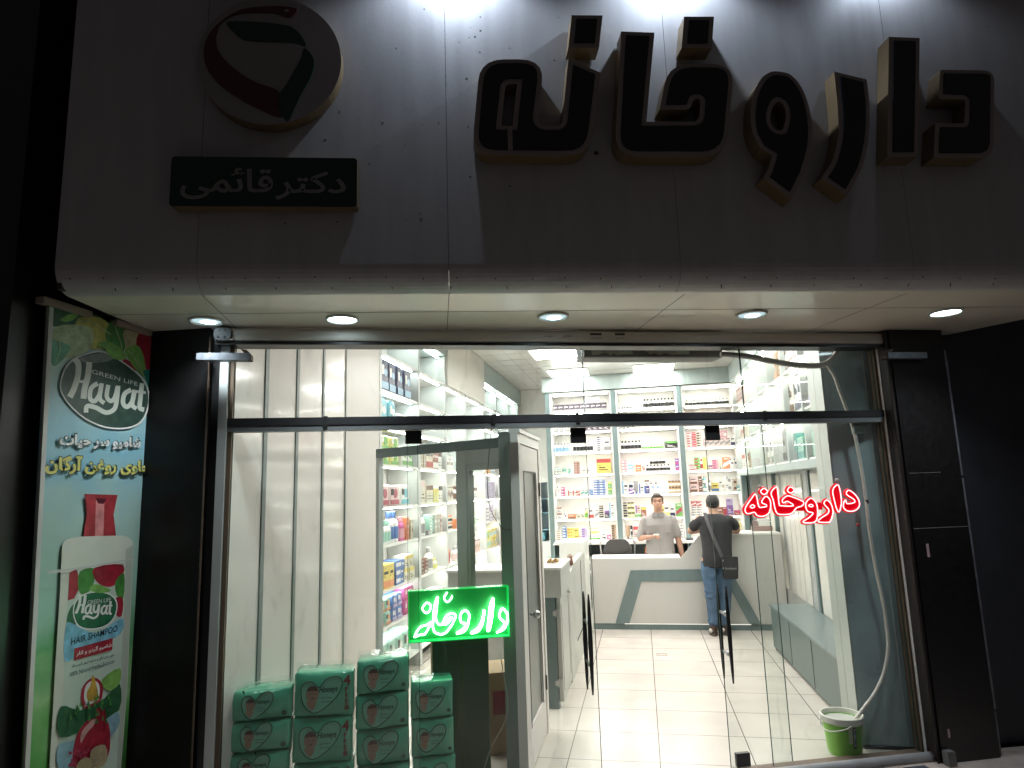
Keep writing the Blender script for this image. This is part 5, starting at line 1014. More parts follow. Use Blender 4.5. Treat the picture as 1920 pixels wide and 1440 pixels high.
bshelf(0, 0, [(.0, 'f', 'white', 'tan', 1, 5, .085, .03), (.10, 'f', 'blue', 'white', 1, 5, .06, .042), (.18, 'f', 'yellow', 'orange', 1, 4, .075, .045), (.265, 'c', 'yellow', 'lemon', 1, 2, .09, .09), (.36, 'c', 'white', 'orange', 1, 1, .05, .06), (.42, 'f', 'lilac', 'violet', 1, 5, .08, .035), (.54, 'c', 'white', 'green', 3, 1, .055, .085), (.56, 'b', 'cream', 'lemon', 3, 1, .045, .09, .0865), (.76, 'c', 'white', 'black', 1, 1, .05, .12), (.84, 'c', 'magenta', 'white', 1, 1, .06, .07), (.92, 'f', 'tan', 'black', 1, 6, .07, .036)])
bshelf(1, 6, [(.02, 'b', 'white', 'grey', 8, 1, .045, .07), (.45, 'b', 'white', 'black', 9, 1, .05, .145)])
bshelf(1, 5, [(.03, 'b', 'cream', 'grey', 5, 1, .05, .09), (.42, 'c', 'white', 'cream', 3, 1, .08, .07)])
bshelf(1, 4, [(.02, 'b', 'white', 'black', 6, 1, .05, .14), (.38, 'b', 'cream', 'green', 7, 1, .045, .07), (.79, 'c', 'black', 'green', 1, 1, .175, .105)])
bshelf(1, 3, [(.01, 'f', 'pink', 'white', 1, 4, .08, .045), (.115, 'c', 'sky blue', 'white', 1, 1, .08, .12), (.215, 'c', 'orange', 'cream', 1, 1, .12, .105), (.36, 'c', 'pale pink', 'red', 1, 1, .05, .09), (.43, 'b', 'white', 'black', 7, 1, .05, .10), (.50, 'b', 'cream', 'black', 5, 1, .045, .10, .101), (.93, 'c', 'violet', 'magenta', 1, 2, .055, .09)])
bshelf(1, 2, [(.0, 'c', 'white', 'sky blue', 1, 1, .09, .20), (.11, 'c', 'violet', 'white', 1, 1, .085, .08), (.12, 'b', 'white', 'navy', 1, 1, .06, .12, .081), (.21, 't', 'grey', 'blue', 1, 1, .06, .20), (.29, 'c', 'white', 'blue', 1, 1, .07, .15), (.38, 'c', 'indigo', 'blue', 1, 1, .075, .115), (.39, 'c', 'white', 'brown', 1, 1, .07, .085, .116), (.48, 'c', 'white', 'sky blue', 2, 1, .07, .20), (.68, 't', 'white', 'mint', 2, 1, .05, .10), (.79, 'j', 'gold', 'brown', 4, 2, .044, .09)])
bshelf(1, 1, [(.0, 'j', 'cream', 'black', 1, 3, .055, .075), (.075, 'j', 'lemon', 'black', 2, 3, .05, .075), (.2, 'c', 'green', 'white', 1, 1, .09, .06), (.21, 'c', 'pale pink', 'violet', 1, 1, .07, .12, .061), (.30, 'c', 'rust', 'yellow', 1, 1, .08, .15), (.60, 'c', 'yellow', 'orange', 1, 1, .08, .16), (.69, 'c', 'white', 'lemon', 1, 1, .08, .19), (.79, 'c', 'white', 'navy', 1, 1, .07, .17), (.89, 'c', 'green', 'crimson', 1, 1, .09, .19)])
bshelf(1, 0, [(.03, 't', 'tan', 'brown', 1, 1, .05, .20), (.10, 'c', 'black', 'grey', 1, 1, .035, .20), (.15, 'c', 'pale pink', 'red', 1, 1, .08, .19), (.12, 'j', 'green', 'lemon', 1, 1, .05, .05), (.68, 'c', 'white', 'grey', 1, 2, .09, .10), (.8, 'f', 'white', 'grey', 1, 5, .17, .04), (.8, 'c', 'black', 'grey', 1, 1, .09, .045, .205)])
bshelf(2, 6, [(.04, 'b', 'white', 'black', 12, 1, .052, .09)])
bshelf(2, 5, [(.0, 'f', 'rust', 'orange', 7, 3, .085, .055), (.82, 'f', 'tan', 'orange', 1, 2, .07, .055)])
bshelf(2, 4, [(.02, 'f', 'white', 'red', 1, 6, .075, .037), (.12, 'f', 'red', 'pink', 1, 6, .065, .037), (.22, 'f', 'cream', 'black', 1, 6, .07, .037), (.36, 'c', 'pale pink', 'grey', 5, 1, .075, .12), (.62, 'c', 'pink', 'white', 2, 1, .08, .11, .121), (.9, 'c', 'white', 'navy', 1, 1, .06, .15)])
bshelf(2, 3, [(.03, 'c', 'white', 'red', 1, 2, .1, .05), (.14, 'f', 'green', 'red', 1, 4, .08, .045), (.25, 'b', 'white', 'red', 1, 1, .05, .16), (.31, 'f', 'lemon', 'yellow', 1, 5, .07, .036), (.42, 'j', 'magenta', 'violet', 1, 1, .06, .06), (.50, 'f', 'pink', 'magenta', 1, 4, .085, .035), (.63, 't', 'cream', 'grey', 1, 1, .04, .13), (.71, 'c', 'orange', 'white', 1, 1, .10, .17), (.85, 'c', 'white', 'navy', 2, 1, .05, .18)])
bshelf(2, 2, [(.02, 'c', 'pale pink', 'brown', 1, 2, .105, .115), (.16, 'c', 'brown', 'pale pink', 1, 2, .075, .115), (.27, 'b', 'teal', 'white', 1, 2, .065, .115), (.38, 'b', 'white', 'grey', 1, 1, .05, .17), (.45, 'c', 'yellow', 'blue', 1, 1, .10, .13), (.60, 'c', 'white', 'beige', 1, 1, .09, .17), (.73, 'c', 'white', 'grey', 1, 2, .09, .11), (.85, 'c', 'beige', 'brown', 1, 2, .08, .09), (.94, 'c', 'teal', 'white', 1, 1, .07, .08)])
bshelf(2, 1, [(.01, 'f', 'white', 'grey', 2, 4, .075, .036), (.01, 'c', 'red', 'white', 2, 1, .075, .07, .147), (.5, 'c', 'rust', 'tan', 1, 1, .10, .12), (.63, 'c', 'crimson', 'red', 1, 1, .06, .12), (.72, 'c', 'violet', 'lilac', 1, 1, .085, .20), (.72, 'f', 'lilac', 'violet', 1, 1, .09, .035, .201), (.86, 'c', 'red', 'magenta', 1, 1, .08, .07)])
bshelf(2, 0, [(.55, 'c', 'navy', 'red', 1, 1, .06, .16), (.63, 'c', 'white', 'red', 1, 1, .09, .17), (.78, 'c', 'white', 'brown', 1, 1, .10, .08), (.80, 'c', 'yellow', 'lemon', 1, 1, .11, .12, .081), (.92, 'c', 'pale pink', 'red', 1, 1, .07, .07)])
# under the worktop, behind counter and chair
shelf(Fr((0, YB-.22, 0), 0), .0, .5, .466, [(.0, 'c', 'orange', 'red', 1, 3, .13, .135), (.36, 'c', 'rust', 'orange', 1, 2, .1, .15), (.65, 'c', 'red', 'orange', 1, 2, .1, .12)], 'under the worktop behind the man', 0)
shelf(Fr((0, YB-.22, 0), 0), -.88, -.60, .466, [(.0, 'c', 'grey', 'white', 1, 2, .1, .14), (.5, 'c', 'rust', 'beige', 1, 1, .11, .2)], 'under the worktop by the chair', 0)
# fridge
for k, (z, its) in enumerate(((1.606, [(.0, 'c', 'white', 'sky blue', 3, 1, .11, .16)]), (1.39, [(.0, 'c', 'cyan', 'white', 4, 2, .09, .085)]), (1.13, [(.0, 'b', 'white', 'navy', 4, 1, .08, .17)]), (.962, [(.0, 's', 'cyan', 'blue', 2, 1, .2, .13)]))):
    shelf(Fr((0, 10.42, 0), 0), -1.93, -1.48, z, its, 'inside the blue lit fridge', 0)
# left shelves: fractions along each bay, seen at a glancing angle
lvn = ['floor', 'lowest', 'second', 'third', 'fourth', 'fifth', 'sixth', 'seventh', 'top']; byn = ['first', 'second', 'third', 'fourth', 'fifth', 'sixth', 'seventh']
def lshelf(bay, lev, items): shelf(FL, LY[bay]+.05, LY[bay+1]-.05, LZ[lev], items, f'{lvn[lev]} shelf, {byn[bay]} left wall bay', .02)
lshelf(0, 7, [(.02, 's', 'navy', 'sky blue', 4, 1, .215, .31)])
lshelf(0, 6, [(.0, 'g', 'cyan', 'white', 2, 1, .22, .26), (.5, 'g', 'white', 'lemon', 2, 1, .2, .16)])
lshelf(0, 5, [(.0, 'g', 'lemon', 'green', 2, 2, .26, .14), (.58, 'g', 'white', 'green', 2, 1, .18, .2)])
lshelf(0, 4, [(.0, 's', 'pale pink', 'crimson', 2, 1, .26, .20), (.56, 's', 'white', 'cyan', 1, 1, .26, .20)])
lshelf(0, 3, [(.02, 'b', 'white', 'mint', 4, 1, .075, .22), (.30, 'b', 'white', 'blue', 2, 1, .11, .30), (.56, 'b', 'magenta', 'pink', 2, 1, .07, .24), (.72, 'c', 'orange', 'red', 1, 1, .09, .22), (.84, 'c', 'beige', 'brown', 1, 1, .08, .2)])
lshelf(0, 2, [(.0, 'b', 'blue', 'white', 1, 1, .09, .24), (.12, 'c', 'yellow', 'orange', 2, 1, .13, .22), (.42, 'f', 'blue', 'white', 1, 3, .22, .075), (.66, 'c', 'cream', 'yellow', 2, 2, .14, .125)])
lshelf(0, 1, [(.0, 'g', 'mint', 'orange', 2, 2, .14, .12), (.32, 'g', 'blue', 'lilac', 2, 2, .14, .12), (.66, 'g', 'magenta', 'crimson', 2, 2, .13, .13)])
lshelf(0, 0, [(.0, 's', 'mint', 'white', 4, 1, .21, .26)])
lshelf(1, 5, [(.0, 'c', 'beige', 'brown', 4, 1, .06, .22), (.3, 'c', 'cream', 'red', 4, 1, .055, .23), (.58, 'c', 'rust', 'white', 3, 1, .06, .22), (.8, 'c', 'white', 'brown', 2, 1, .07, .21)])
lshelf(1, 4, [(.0, 'c', 'cream', 'pale pink', 2, 1, .11, .25), (.28, 'c', 'cream', 'brown', 4, 1, .06, .2), (.60, 'c', 'lemon', 'yellow', 2, 1, .08, .16), (.8, 'c', 'white', 'black', 2, 1, .07, .19)])
lshelf(1, 3, [(.0, 'b', 'white', 'grey', 3, 1, .08, .26), (.3, 'c', 'grey', 'black', 1, 1, .12, .05), (.42, 'f', 'mint', 'white', 1, 6, .13, .036), (.58, 'c', 'beige', 'teal', 3, 1, .07, .22), (.84, 'c', 'pale pink', 'brown', 1, 1, .09, .22)])
lshelf(1, 2, [(.02, 'f', 'brown', 'rust', 2, 4, .14, .04), (.05, 'b', 'teal', 'white', 4, 1, .05, .08), (.46, 'b', 'white', 'grey', 1, 1, .1, .26), (.6, 'b', 'white', 'lemon', 2, 1, .07, .12)])
lshelf(1, 1, [(.02, 'c', 'red', 'green', 1, 1, .16, .12), (.25, 'c', 'green', 'white', 1, 1, .14, .10), (.45, 'c', 'white', 'grey', 3, 1, .14, .1)])
lshelf(2, 4, [(.05, 'c', 'cream', 'brown', 4, 1, .07, .2), (.45, 'b', 'white', 'brown', 3, 1, .08, .19)])
lshelf(2, 3, [(.05, 'j', 'white', 'orange', 3, 2, .09, .09), (.5, 'c', 'orange', 'red', 2, 1, .1, .12)])
lshelf(2, 2, [(.1, 'b', 'orange', 'red', 1, 1, .11, .26), (.5, 'b', 'white', 'pale pink', 2, 1, .08, .18)])
lshelf(2, 5, [(.05, 'c', 'white', 'brown', 4, 1, .08, .18)])
lshelf(2, 1, [(.1, 'g', 'pale pink', 'white', 2, 1, .2, .22), (.6, 'g', 'mint', 'white', 1, 1, .2, .2)])
lshelf(3, 4, [(.1, 'c', 'black', 'brown', 2, 1, .06, .17), (.3, 'c', 'white', 'brown', 5, 1, .06, .17)])
lshelf(3, 3, [(.05, 'c', 'lemon', 'yellow', 2, 1, .13, .16), (.5, 'c', 'white', 'green', 2, 1, .1, .1)])
lshelf(3, 2, [(.05, 'b', 'cream', 'green', 3, 1, .08, .2), (.45, 'c', 'pale pink', 'tan', 3, 1, .1, .2)])
lshelf(4, 7, [(.05, 'c', 'green', 'teal', 1, 2, .14, .1), (.4, 's', 'white', 'cyan', 1, 1, .2, .15), (.75, 'b', 'tan', 'brown', 1, 1, .12, .16)])
lshelf(4, 6, [(.05, 'f', 'white', 'green', 1, 4, .16, .05)])
lshelf(4, 5, [(.05, 'f', 'orange', 'yellow', 2, 5, .2, .055), (.55, 'f', 'white', 'sky blue', 2, 5, .18, .055)])
lshelf(4, 4, [(.05, 'f', 'lilac', 'grey', 3, 5, .25, .05)])
lshelf(4, 3, [(.05, 'f', 'white', 'violet', 1, 4, .28, .055), (.4, 'f', 'lilac', 'white', 1, 5, .25, .05), (.75, 'c', 'white', 'tan', 1, 1, .15, .2)])
lshelf(4, 2, [(.05, 'c', 'lemon', 'cyan', 2, 2, .2, .14), (.5, 'c', 'yellow', 'sky blue', 2, 2, .2, .14)])
lshelf(5, 5, [(.05, 'b', 'orange', 'red', 2, 1, .14, .27), (.5, 'c', 'sky blue', 'cyan', 2, 1, .15, .2)])
lshelf(5, 4, [(.05, 'c', 'sky blue', 'white', 2, 1, .15, .24), (.5, 'c', 'pale pink', 'navy', 3, 1, .12, .2)])
lshelf(5, 3, [(.1, 'c', 'tan', 'orange', 2, 1, .16, .22), (.6, 'c', 'white', 'tan', 2, 1, .13, .2)])
lshelf(5, 2, [(.1, 'c', 'pink', 'crimson', 2, 1, .14, .24), (.55, 'c', 'white', 'crimson', 2, 1, .14, .2)])
lshelf(6, 3, [(.1, 'c', 'beige', 'tan', 4, 1, .14, .2)])
# right glass cabinets
def rshelf(b_, lev, items): shelf(FRR, -RY[b_+1]+.04, -RY[b_]-.04, RZ[lev], items, f'{("bottom", "middle", "top")[lev]} shelf, {byn[b_]} right cabinet', .03)
rshelf(0, 0, [(.1, 'c', 'teal', 'mint', 1, 1, .25, .22), (.62, 'c', 'teal', 'white', 1, 1, .05, .34)])
rshelf(1, 0, [(.05, 'c', 'teal', 'grey', 1, 1, .1, .25), (.3, 'c', 'mint', 'teal', 2, 1, .12, .20), (.75, 'c', 'mint', 'grey', 1, 1, .08, .3)])
rshelf(2, 0, [(.3, 'g', 'grey', 'black', 1, 1, .18, .33), (.7, 'c', 'white', 'grey', 1, 1, .12, .25)])
rshelf(3, 0, [(.1, 'g', 'white', 'grey', 2, 1, .18, .3)])
rshelf(0, 1, [(.05, 'g', 'white', 'lilac', 2, 1, .2, .32)])
rshelf(1, 1, [(.0, 'g', 'cream', 'brown', 1, 1, .18, .34), (.35, 'g', 'white', 'navy', 2, 1, .18, .33)])
rshelf(0, 2, [(.05, 'g', 'white', 'lilac', 2, 1, .2, .3)])
rshelf(1, 2, [(.0, 'g', 'pale pink', 'brown', 3, 1, .18, .34)])
rshelf(2, 2, [(.2, 'g', 'tan', 'orange', 1, 1, .2, .3)])
rshelf(5, 0, [(.1, 'c', 'white', 'red', 2, 1, .14, .2), (.6, 'f', 'tan', 'black', 1, 4, .2, .05)])
rshelf(5, 1, [(.2, 'c', 'cream', 'rust', 3, 1, .14, .22)])
rshelf(5, 2, [(.1, 'c', 'pale pink', 'rust', 3, 2, .16, .15)])
# box on the right end of the counter
t = thing('display_box', 'mauve brown tray with a white box on the right end of the counter', 'display box', W0, (1.5, 8.85, 1.146))
b = MB(); b.box(1.36, 1.60, 8.9, 9.05, 1.147, 1.205); b.build('tray', M('mauve_brown', (.30, .20, .18), .5), t)
b = MB(); b.box(1.44, 1.595, 8.92, 9.04, 1.206, 1.29); b.build('white_box', whitep, t)
b = MB(); b.box(1.37, 1.43, 8.93, 9.0, 1.206, 1.27); b.build('small_print_box', M('printed_grey', (.35, .25, .25), .5, var=.5, scale=60), t)
t = thing('cabinet_frame', 'grey framed recess with white slats behind the right end of the counter', 'cabinet', W0, (1.62, 9.4, 0))
b = MB(); b.box(1.64, 1.69, 8.9, 8.96, .0, 1.86); b.build('side', teal, t)
# ------------------------------------------------------------------ people
skin = M('skin', (.42, .235, .155), .5, var=.10, scale=18, bump=.06); skin2 = M('skin_pale', (.40, .225, .155), .5, var=.08, scale=18, bump=.06)
hairm = M('dark_hair', (.012, .009, .008), .55, var=.5, scale=60, bump=.9, bscale=160)
hairg = M('grey_brown_hair', (.07, .055, .048), .6, var=.6, scale=50, bump=.9, bscale=160)
shirtm = M('grey_beige_shirt', (.27, .255, .245), .8, var=.12, scale=7, bump=.9, bscale=9); teem = M('black_tee', (.011, .011, .013), .8, var=.4, scale=6, bump=.9, bscale=9)
jean = M('blue_denim', (.06, .115, .19), .8, var=.40, scale=6, bump=.9, bscale=14, stretch=(1, 1, 1.6)); trous = M('dark_trousers', (.03, .03, .035), .8)
def seg_tube(b, P, R, seg=12):
    for i in range(len(P)-1):
        a, c = Vector(P[i]), Vector(P[i+1]); n = 5
        b.tube([tuple(a.lerp(c, k/n)) for k in range(n+1)], [R[i]+(R[i+1]-R[i])*k/n for k in range(n+1)], seg)
    for p, r in zip(P, R): b.ball(p, r*.99, 12)
def skinned(b, name, mat, parent, vox=.011, sm=6):
    o = b.build(name, mat, parent, smooth=True); r = o.modifiers.new('remesh', 'REMESH'); r.mode = 'VOXEL'; r.voxel_size = vox; r.use_smooth_shade = True
    s = o.modifiers.new('smooth', 'SMOOTH'); s.iterations = sm; s.factor = .5; return o
def hand(b, wrist, d, up, side, curl=.5, S=1.0, thumb=1):
    # palm from the wrist along d; fingers spread along 'side', curl towards -up
    d, up = Vector(d).normalized(), Vector(up).normalized(); sd = d.cross(up).normalized()*side; w_ = Vector(wrist)
    for k in range(4):
        u = (k-1.5)*.019*S; seg_tube(b, [tuple(w_+sd*u*.6), tuple(w_+d*.09*S+sd*u)], [.017*S, .0125*S], 8)
    for k, Lf in enumerate((.068, .078, .074, .058)):
        p = w_+d*.09*S+sd*((k-1.5)*.021*S); dd = d.copy(); P = [tuple(p)]; R = [.0095*S]
        for j, f in enumerate((.45, .32, .23)):
            dd = (dd*cos(curl*(.8+.12*k))-up*sin(curl*(.8+.12*k))).normalized() if True else dd
            p = p+dd*Lf*S*f; P.append(tuple(p)); R.append((.0088-.0008*j)*S)
        seg_tube(b, P, R, 8)
    p = w_+d*.025*S-sd*.028*S*thumb; q = p+(d*.6-sd*.8*thumb-up*.3).normalized()*.04*S; r = q+(d*.9-sd*.2*thumb-up*.5).normalized()*.03*S
    seg_tube(b, [tuple(p), tuple(q), tuple(r)], [.014*S, .0105*S, .009*S], 8)
def head(b, c, f, S=1.0):     # c: centre of the skull, f: facing (+1 away from the street)
    x, y, z = c
    b.ball((x, y-.008*f, z+.025), (.074*S, .092*S, .092*S), 16); b.ball((x, y+.018*f, z-.03), (.062*S, .072*S, .085*S), 14); b.ball((x, y+.045*f, z-.092), (.034*S, .03*S, .024*S), 10)
    b.ball((x, y+.078*f, z+.028), (.05*S, .018*S, .014*S), 10)
    b.loft([(x, y+.086*f, z-.038, .017*S, .016*S), (x, y+.088*f, z-.026, .016*S, .016*S), (x, y+.082*f, z+.012, .008*S, .008*S)], 8)
    for s in (-1, 1):
        b.ball((x+s*.040, y+.060*f, z-.03), (.02, .02, .02), 8); b.ball((x+s*.077*S, y-.004*f, z-.008), (.009, .019, .031), 10)
    b.ball((x, y+.078*f, z-.063), (.024, .012, .007), 8); b.ball((x, y+.076*f, z-.073), (.019, .012, .006), 8)
# pharmacist, facing the street (-y)
px_, py_ = .205, 9.22
t = thing('person', 'man in a light grey shirt facing out behind the low counter, holding something white', 'person', W0, (px_, py_, 0))
b = MB(); X, Y = px_, py_
head(b, (X, Y-.01, 1.535), -1)
seg_tube(b, [(X, Y+.01, 1.36), (X, Y+.0, 1.46)], [.062, .056])
b.loft([(X, Y, .80, .17, .12), (X, Y, .92, .165, .115), (X, Y, 1.08, .165, .12), (X, Y, 1.22, .18, .12), (X, Y+.01, 1.32, .16, .09), (X, Y+.01, 1.38, .07, .06)], 18)
seg_tube(b, [(X-.195, Y, 1.285), (X-.26, Y+.0, 1.06), (X-.14, Y-.20, 1.085)], [.055, .043, .03]); hand(b, (X-.13, Y-.215, 1.088), (.75, -.35, .25), (.1, .2, 1), 1, .75, 1.0)
seg_tube(b, [(X+.195, Y, 1.285), (X+.245, Y+.0, 1.03), (X+.28, Y-.03, .80)], [.055, .043, .03]); hand(b, (X+.283, Y-.035, .785), (.05, -.08, -1), (-1, 0, 0), 1, .35)
for s in (-1, 1): seg_tube(b, [(X+s*.09, Y, .86), (X+s*.10, Y-.01, .47), (X+s*.105, Y, .09)], [.095, .062, .045]); seg_tube(b, [(X+s*.105, Y+.03, .045), (X+s*.11, Y-.16, .035)], [.045, .035])
skinned(b, 'body', skin2, t, .009, 4)
b = MB(); b.loft([(X, Y, .80, .195, .145), (X, Y, .88, .188, .14), (X, Y, 1.0, .185, .135), (X, Y, 1.12, .192, .138), (X, Y, 1.24, .205, .135), (X, Y+.01, 1.315, .19, .11), (X, Y+.012, 1.365, .12, .085), (X, Y+.01, 1.395, .075, .07)], 20)
seg_tube(b, [(X-.178, Y, 1.292), (X-.215, Y+.0, 1.20), (X-.25, Y-.015, 1.10)], [.066, .062, .060]); seg_tube(b, [(X+.178, Y, 1.292), (X+.208, Y+.0, 1.20), (X+.235, Y, 1.10)], [.066, .062, .060])
sh = skinned(b, 'shirt', shirtm, t, .011, 5)
b = MB(); b.tube([(X+.0, Y-.142, .84), (X, Y-.14, 1.0), (X, Y-.143, 1.12), (X, Y-.14, 1.24), (X, Y-.108, 1.345)], .0045, 6); b.build('button_placket', M('shirt_seam', (.30, .28, .27), .8), sh, smooth=True)
b = MB()
for s in (-1, 1): b.prism([(X+s*.012, 1.385), (X+s*.06, 1.40), (X+s*.075, 1.365), (X+s*.028, 1.335)], Y-.112, Y-.085)
b.build('collar', shirtm, sh, bevel=.006)
for s in (-1, 1):
    b = MB(); b.prism([(X+s*.10-.042, 1.14), (X+s*.10+.042, 1.14), (X+s*.10+.042, 1.225), (X+s*.10-.042, 1.225)], Y-.134, Y-.122); b.build('pocket', shirtm, sh, bevel=.004)
b = MB(); b.ball((X, Y+.012, 1.575), (.0795, .097, .088), 18); b.ball((X-.0, Y-.052, 1.618), (.062, .045, .032), 12)
for s in (-1, 1): b.ball((X+s*.066, Y-.005, 1.565), (.018, .05, .045), 10)
h_ = skinned(b, 'hair', hairg, t, .007, 3)
for s in (-1, 1):
    b = MB(); b.ball((X+s*.03, Y-.088, 1.545), (.013, .008, .006), 10); b.build('eye', M('eye_dark', (.03, .02, .015), .2), t, smooth=True)
    b = MB(); b.tube([(X+s*.014, Y-.099, 1.567), (X+s*.032, Y-.100, 1.571), (X+s*.05, Y-.088, 1.565)], .004, 6); b.build('eyebrow', hairg, t, smooth=True)
b = MB(); b.tube([(X-.022, Y-.0925, 1.468), (X, Y-.099, 1.467), (X+.022, Y-.0925, 1.468)], .0035, 6); b.build('mouth', M('lip', (.30, .12, .10), .5), t, smooth=True)
b = MB(); b.loft([(X, Y, .0, .20, .13), (X, Y, .78, .19, .14), (X, Y, .86, .19, .14)], 18)
bl = MB()
for s in (-1, 1): seg_tube(bl, [(X+s*.09, Y, .84), (X+s*.10, Y-.01, .47), (X+s*.105, Y, .10)], [.108, .08, .07])
skinned(bl, 'trousers', trous, t, .012, 3)
hx = X-.04; w3 = MB(); w3.box(hx-.045, hx+.03, Y-.315, Y-.30, 1.115, 1.135); tag(w3.build('small_packet', whitep, at=Vector((hx, Y-.3, 1.11)), bevel=.003), 'small white packet in the hand of the man behind the counter', 'packet')
# customer, seen from behind, leaning on the high counter
t = thing('person', 'man in black tee and blue jeans seen from behind, leaning on the high counter', 'person', W0, (.84, 8.32, 0))
X, Y = .85, 8.40
b = MB(); head(b, (X+.002, Y+.10, 1.505), 1, .97)
seg_tube(b, [(X, Y+.04, 1.36), (X, Y+.085, 1.45)], [.062, .057])
b.loft([(X-.02, Y-.06, .84, .155, .11), (X-.01, Y-.05, .95, .15, .10), (X, Y-.03, 1.1, .155, .10), (X, Y-.0, 1.24, .175, .11), (X, Y+.02, 1.335, .16, .085), (X, Y+.03, 1.39, .07, .06)], 18)
seg_tube(b, [(X-.185, Y+.02, 1.33), (X-.275, Y+.20, 1.185), (X-.08, Y+.37, 1.185)], [.052, .046, .030]); hand(b, (X-.05, Y+.41, 1.182), (.9, .35, .02), (0, 0, 1), 1, .4)
seg_tube(b, [(X+.185, Y+.02, 1.33), (X+.275, Y+.20, 1.185), (X+.09, Y+.38, 1.185)], [.052, .046, .030]); hand(b, (X+.07, Y+.43, 1.182), (-.9, .35, .02), (0, 0, 1), -1, .4)
ll = [(X-.105, Y-.06, .86), (X-.10, Y-.05, .47), (X-.10, Y-.02, .09)]; rl = [(X+.06, Y-.06, .86), (X+.055, Y+.0, .47), (X+.02, Y+.02, .09)]
for P in (ll, rl): seg_tube(b, P, [.095, .06, .042])
skinned(b, 'body', skin, t, .009, 4)
b = MB(); b.loft([(X-.015, Y-.065, .775, .185, .135), (X-.015, Y-.065, .86, .18, .13), (X-.005, Y-.055, .96, .172, .122), (X, Y-.035, 1.08, .178, .122), (X, Y-.01, 1.2, .195, .125), (X, Y+.01, 1.30, .20, .115), (X, Y+.02, 1.352, .155, .09), (X, Y+.03, 1.388, .10, .075), (X, Y+.035, 1.396, .07, .06)], 20)
seg_tube(b, [(X-.165, Y+.01, 1.305), (X-.21, Y+.08, 1.27), (X-.24, Y+.12, 1.245)], [.074, .070, .066]); seg_tube(b, [(X+.165, Y+.01, 1.305), (X+.215, Y+.08, 1.27), (X+.24, Y+.12, 1.245)], [.074, .070, .066])
skinned(b, 'tee_shirt', teem, t, .011, 5)
b = MB(); seg_tube(b, [(X-.10, Y-.055, .86), (X-.11, Y-.06, .74), (X-.102, Y-.055, .47), (X-.10, Y-.02, .13)], [.098, .102, .075, .066]); seg_tube(b, [(X+.06, Y-.055, .86), (X+.07, Y-.06, .74), (X+.058, Y+.0, .47), (X+.02, Y+.02, .13)], [.098, .102, .075, .066])
for k, z in enumerate((.13, .155, .18, .50, .47, .44)): 
    sx = X-.10; b.ball((sx+(-1)**k*.012, Y-.035-(.03 if z > .3 else 0), z), (.074 if z < .3 else .083, .070 if z < .3 else .078, .014), 12)
jn = skinned(b, 'jeans', jean, t, .010, 4)
b = MB()
for x0 in (X-.16, X+.03): b.prism([(x0, .70), (x0+.10, .70), (x0+.10, .78), (x0+.05, .66+.01), (x0, .78)][:0] or [(x0, .79), (x0+.11, .79), (x0+.11, .70), (x0+.055, .665), (x0, .70)], Y-.172, Y-.164)
b.build('back_pocket', jean, jn, bevel=.003)
b = MB(); b.ball((X+.002, Y+.088, 1.535), (.083, .10, .088), 18); b.ball((X+.002, Y+.05, 1.495), (.066, .052, .042), 14); b.ball((X+.002, Y+.09, 1.575), (.07, .08, .055), 14)
skinned(b, 'hair', hairm, t, .007, 3)
for (fx, fy, lab_) in ((X-.115, Y-.03, ''), (X+.03, Y+.02, '')):
    b = MB(); b.loft([(fx, fy+.02, .028, .046, .12), (fx, fy+.02, .05, .045, .115), (fx, fy+.0, .075, .042, .085), (fx, fy-.025, .11, .04, .05)], 14); s1_ = skinned(b, 'shoe', M('brown_shoe', (.055, .03, .022), .5, var=.3), t, .008, 2)
    b = MB(); b.loft([(fx, fy+.02, .0, .048, .125), (fx, fy+.02, .026, .05, .128)], 16); b.build('sole', M('sole', (.10, .08, .07), .6), s1_, smooth=2)
    b = MB(); b.ball((fx-.028, fy-.03, .055), (.024, .06, .028), 10); b.build('white_patch', M('shoe_white', (.6, .55, .52), .5), s1_, smooth=True)
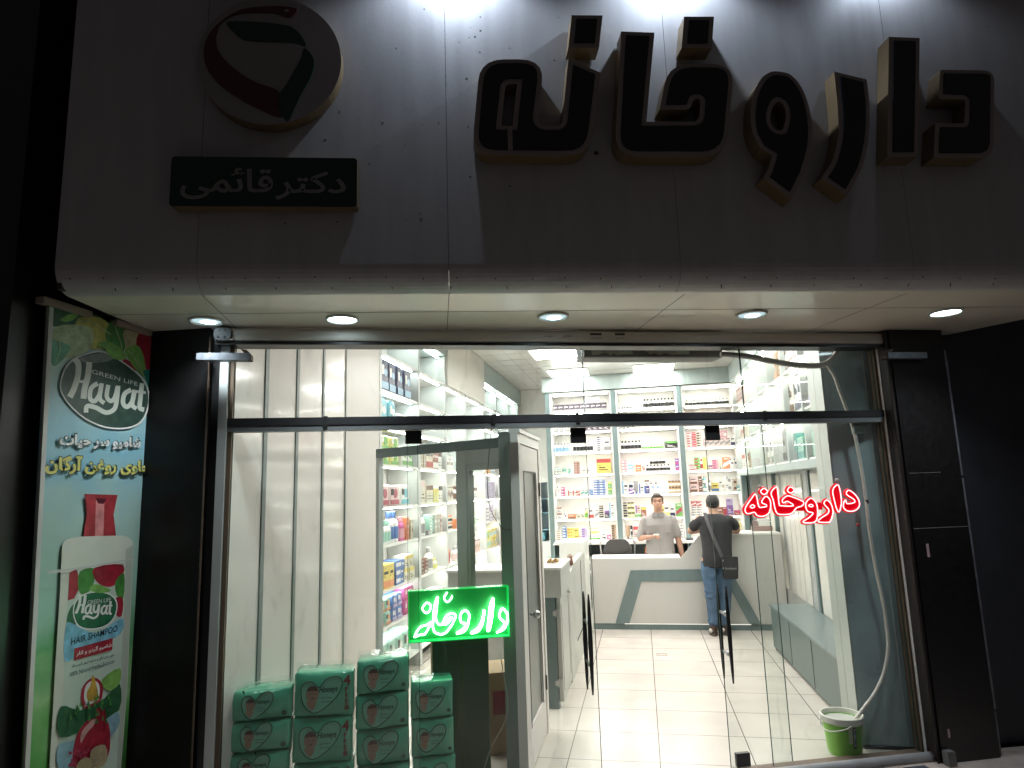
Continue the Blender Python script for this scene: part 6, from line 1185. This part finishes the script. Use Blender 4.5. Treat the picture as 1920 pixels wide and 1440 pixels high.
# shoulder bag
bx0, by0 = X+.115, Y-.20
t = thing('shoulder_bag', 'black shoulder bag with a grey brand word hanging on the customer\'s right hip', 'bag', W0, (bx0, by0, .67))
bm = M('black_nylon', (.016, .016, .017), .6, var=.4, scale=20, bump=.3)
b = MB(); b.prism(rnd([(bx0-.095, .66, .03), (bx0+.075, .655, .03), (bx0+.09, .90, .02), (bx0-.085, .905, .02)]), by0-.035, by0+.04); b.build('bag_body', bm, t, bevel=.012)
b = MB(); b.prism(rnd([(bx0-.088, .755, .015), (bx0+.083, .75, .015), (bx0+.09, .912, .01), (bx0-.086, .915, .01)]), by0-.048, by0-.036); fl_ = b.build('flap', bm, t, bevel=.004)
b = MB(); b.prism(rnd([(bx0-.075, .67, .02), (bx0+.06, .665, .02), (bx0+.065, .745, .005), (bx0-.073, .75, .005)]), by0-.046, by0-.036); b.build('front_pocket', bm, t, bevel=.004)
b = MB(); put_text(b, 'Rockland', bx0-.065, bx0+.06, .768, .792, by0-.0495, bold=.02); b.build('lettering', M('grey_print', (.22, .22, .22), .6), fl_)
b = MB(); b.tube([(bx0-.08, by0-.045, .88), (bx0-.08, by0-.05, .86)], .004); b.tube([(bx0-.088, by0-.05, .79), (bx0-.088, by0-.05, .775)], .005); b.build('clip', steel, fl_)
P = [(bx0-.083, by0-.0, .90), (X-.01, Y-.185, 1.02), (X-.055, Y-.155, 1.16), (X-.09, Y-.105, 1.29), (X-.105, Y-.03, 1.385), (X-.10, Y+.05, 1.40), (X-.06, Y+.11, 1.33)]
P = smoothp([p for p in P], 3, False); b = MB(); vs = []
for i, p in enumerate(P):
    a = (Vector(P[min(i+1, len(P)-1)])-Vector(P[max(i-1, 0)])).normalized(); n = Vector((0, -1, .25)) if p[2] < 1.36 else Vector((0, 0, 1)); s_ = a.cross(n).normalized()*.02; q = Vector(p)+n.normalized()*.006
    vs += [tuple(q-s_), tuple(q+s_), tuple(q+s_-n*.005), tuple(q-s_-n*.005)]
b.add(vs, [(4*i+k, 4*i+(k+1) % 4, 4*i+4+(k+1) % 4, 4*i+4+k) for i in range(len(P)-1) for k in range(4)]); b.build('strap', M('grey_strap', (.05, .05, .052), .7), t)
# white sheet on the counter between his arms
b = MB(); b.box(X-.05, X+.08, 8.80, 8.95, 1.146, 1.150); tag(b.build('paper_sheet', whitep, at=Vector((X, 8.85, 1.146))), 'white paper on the counter under the leaning man\'s hands', 'paper')
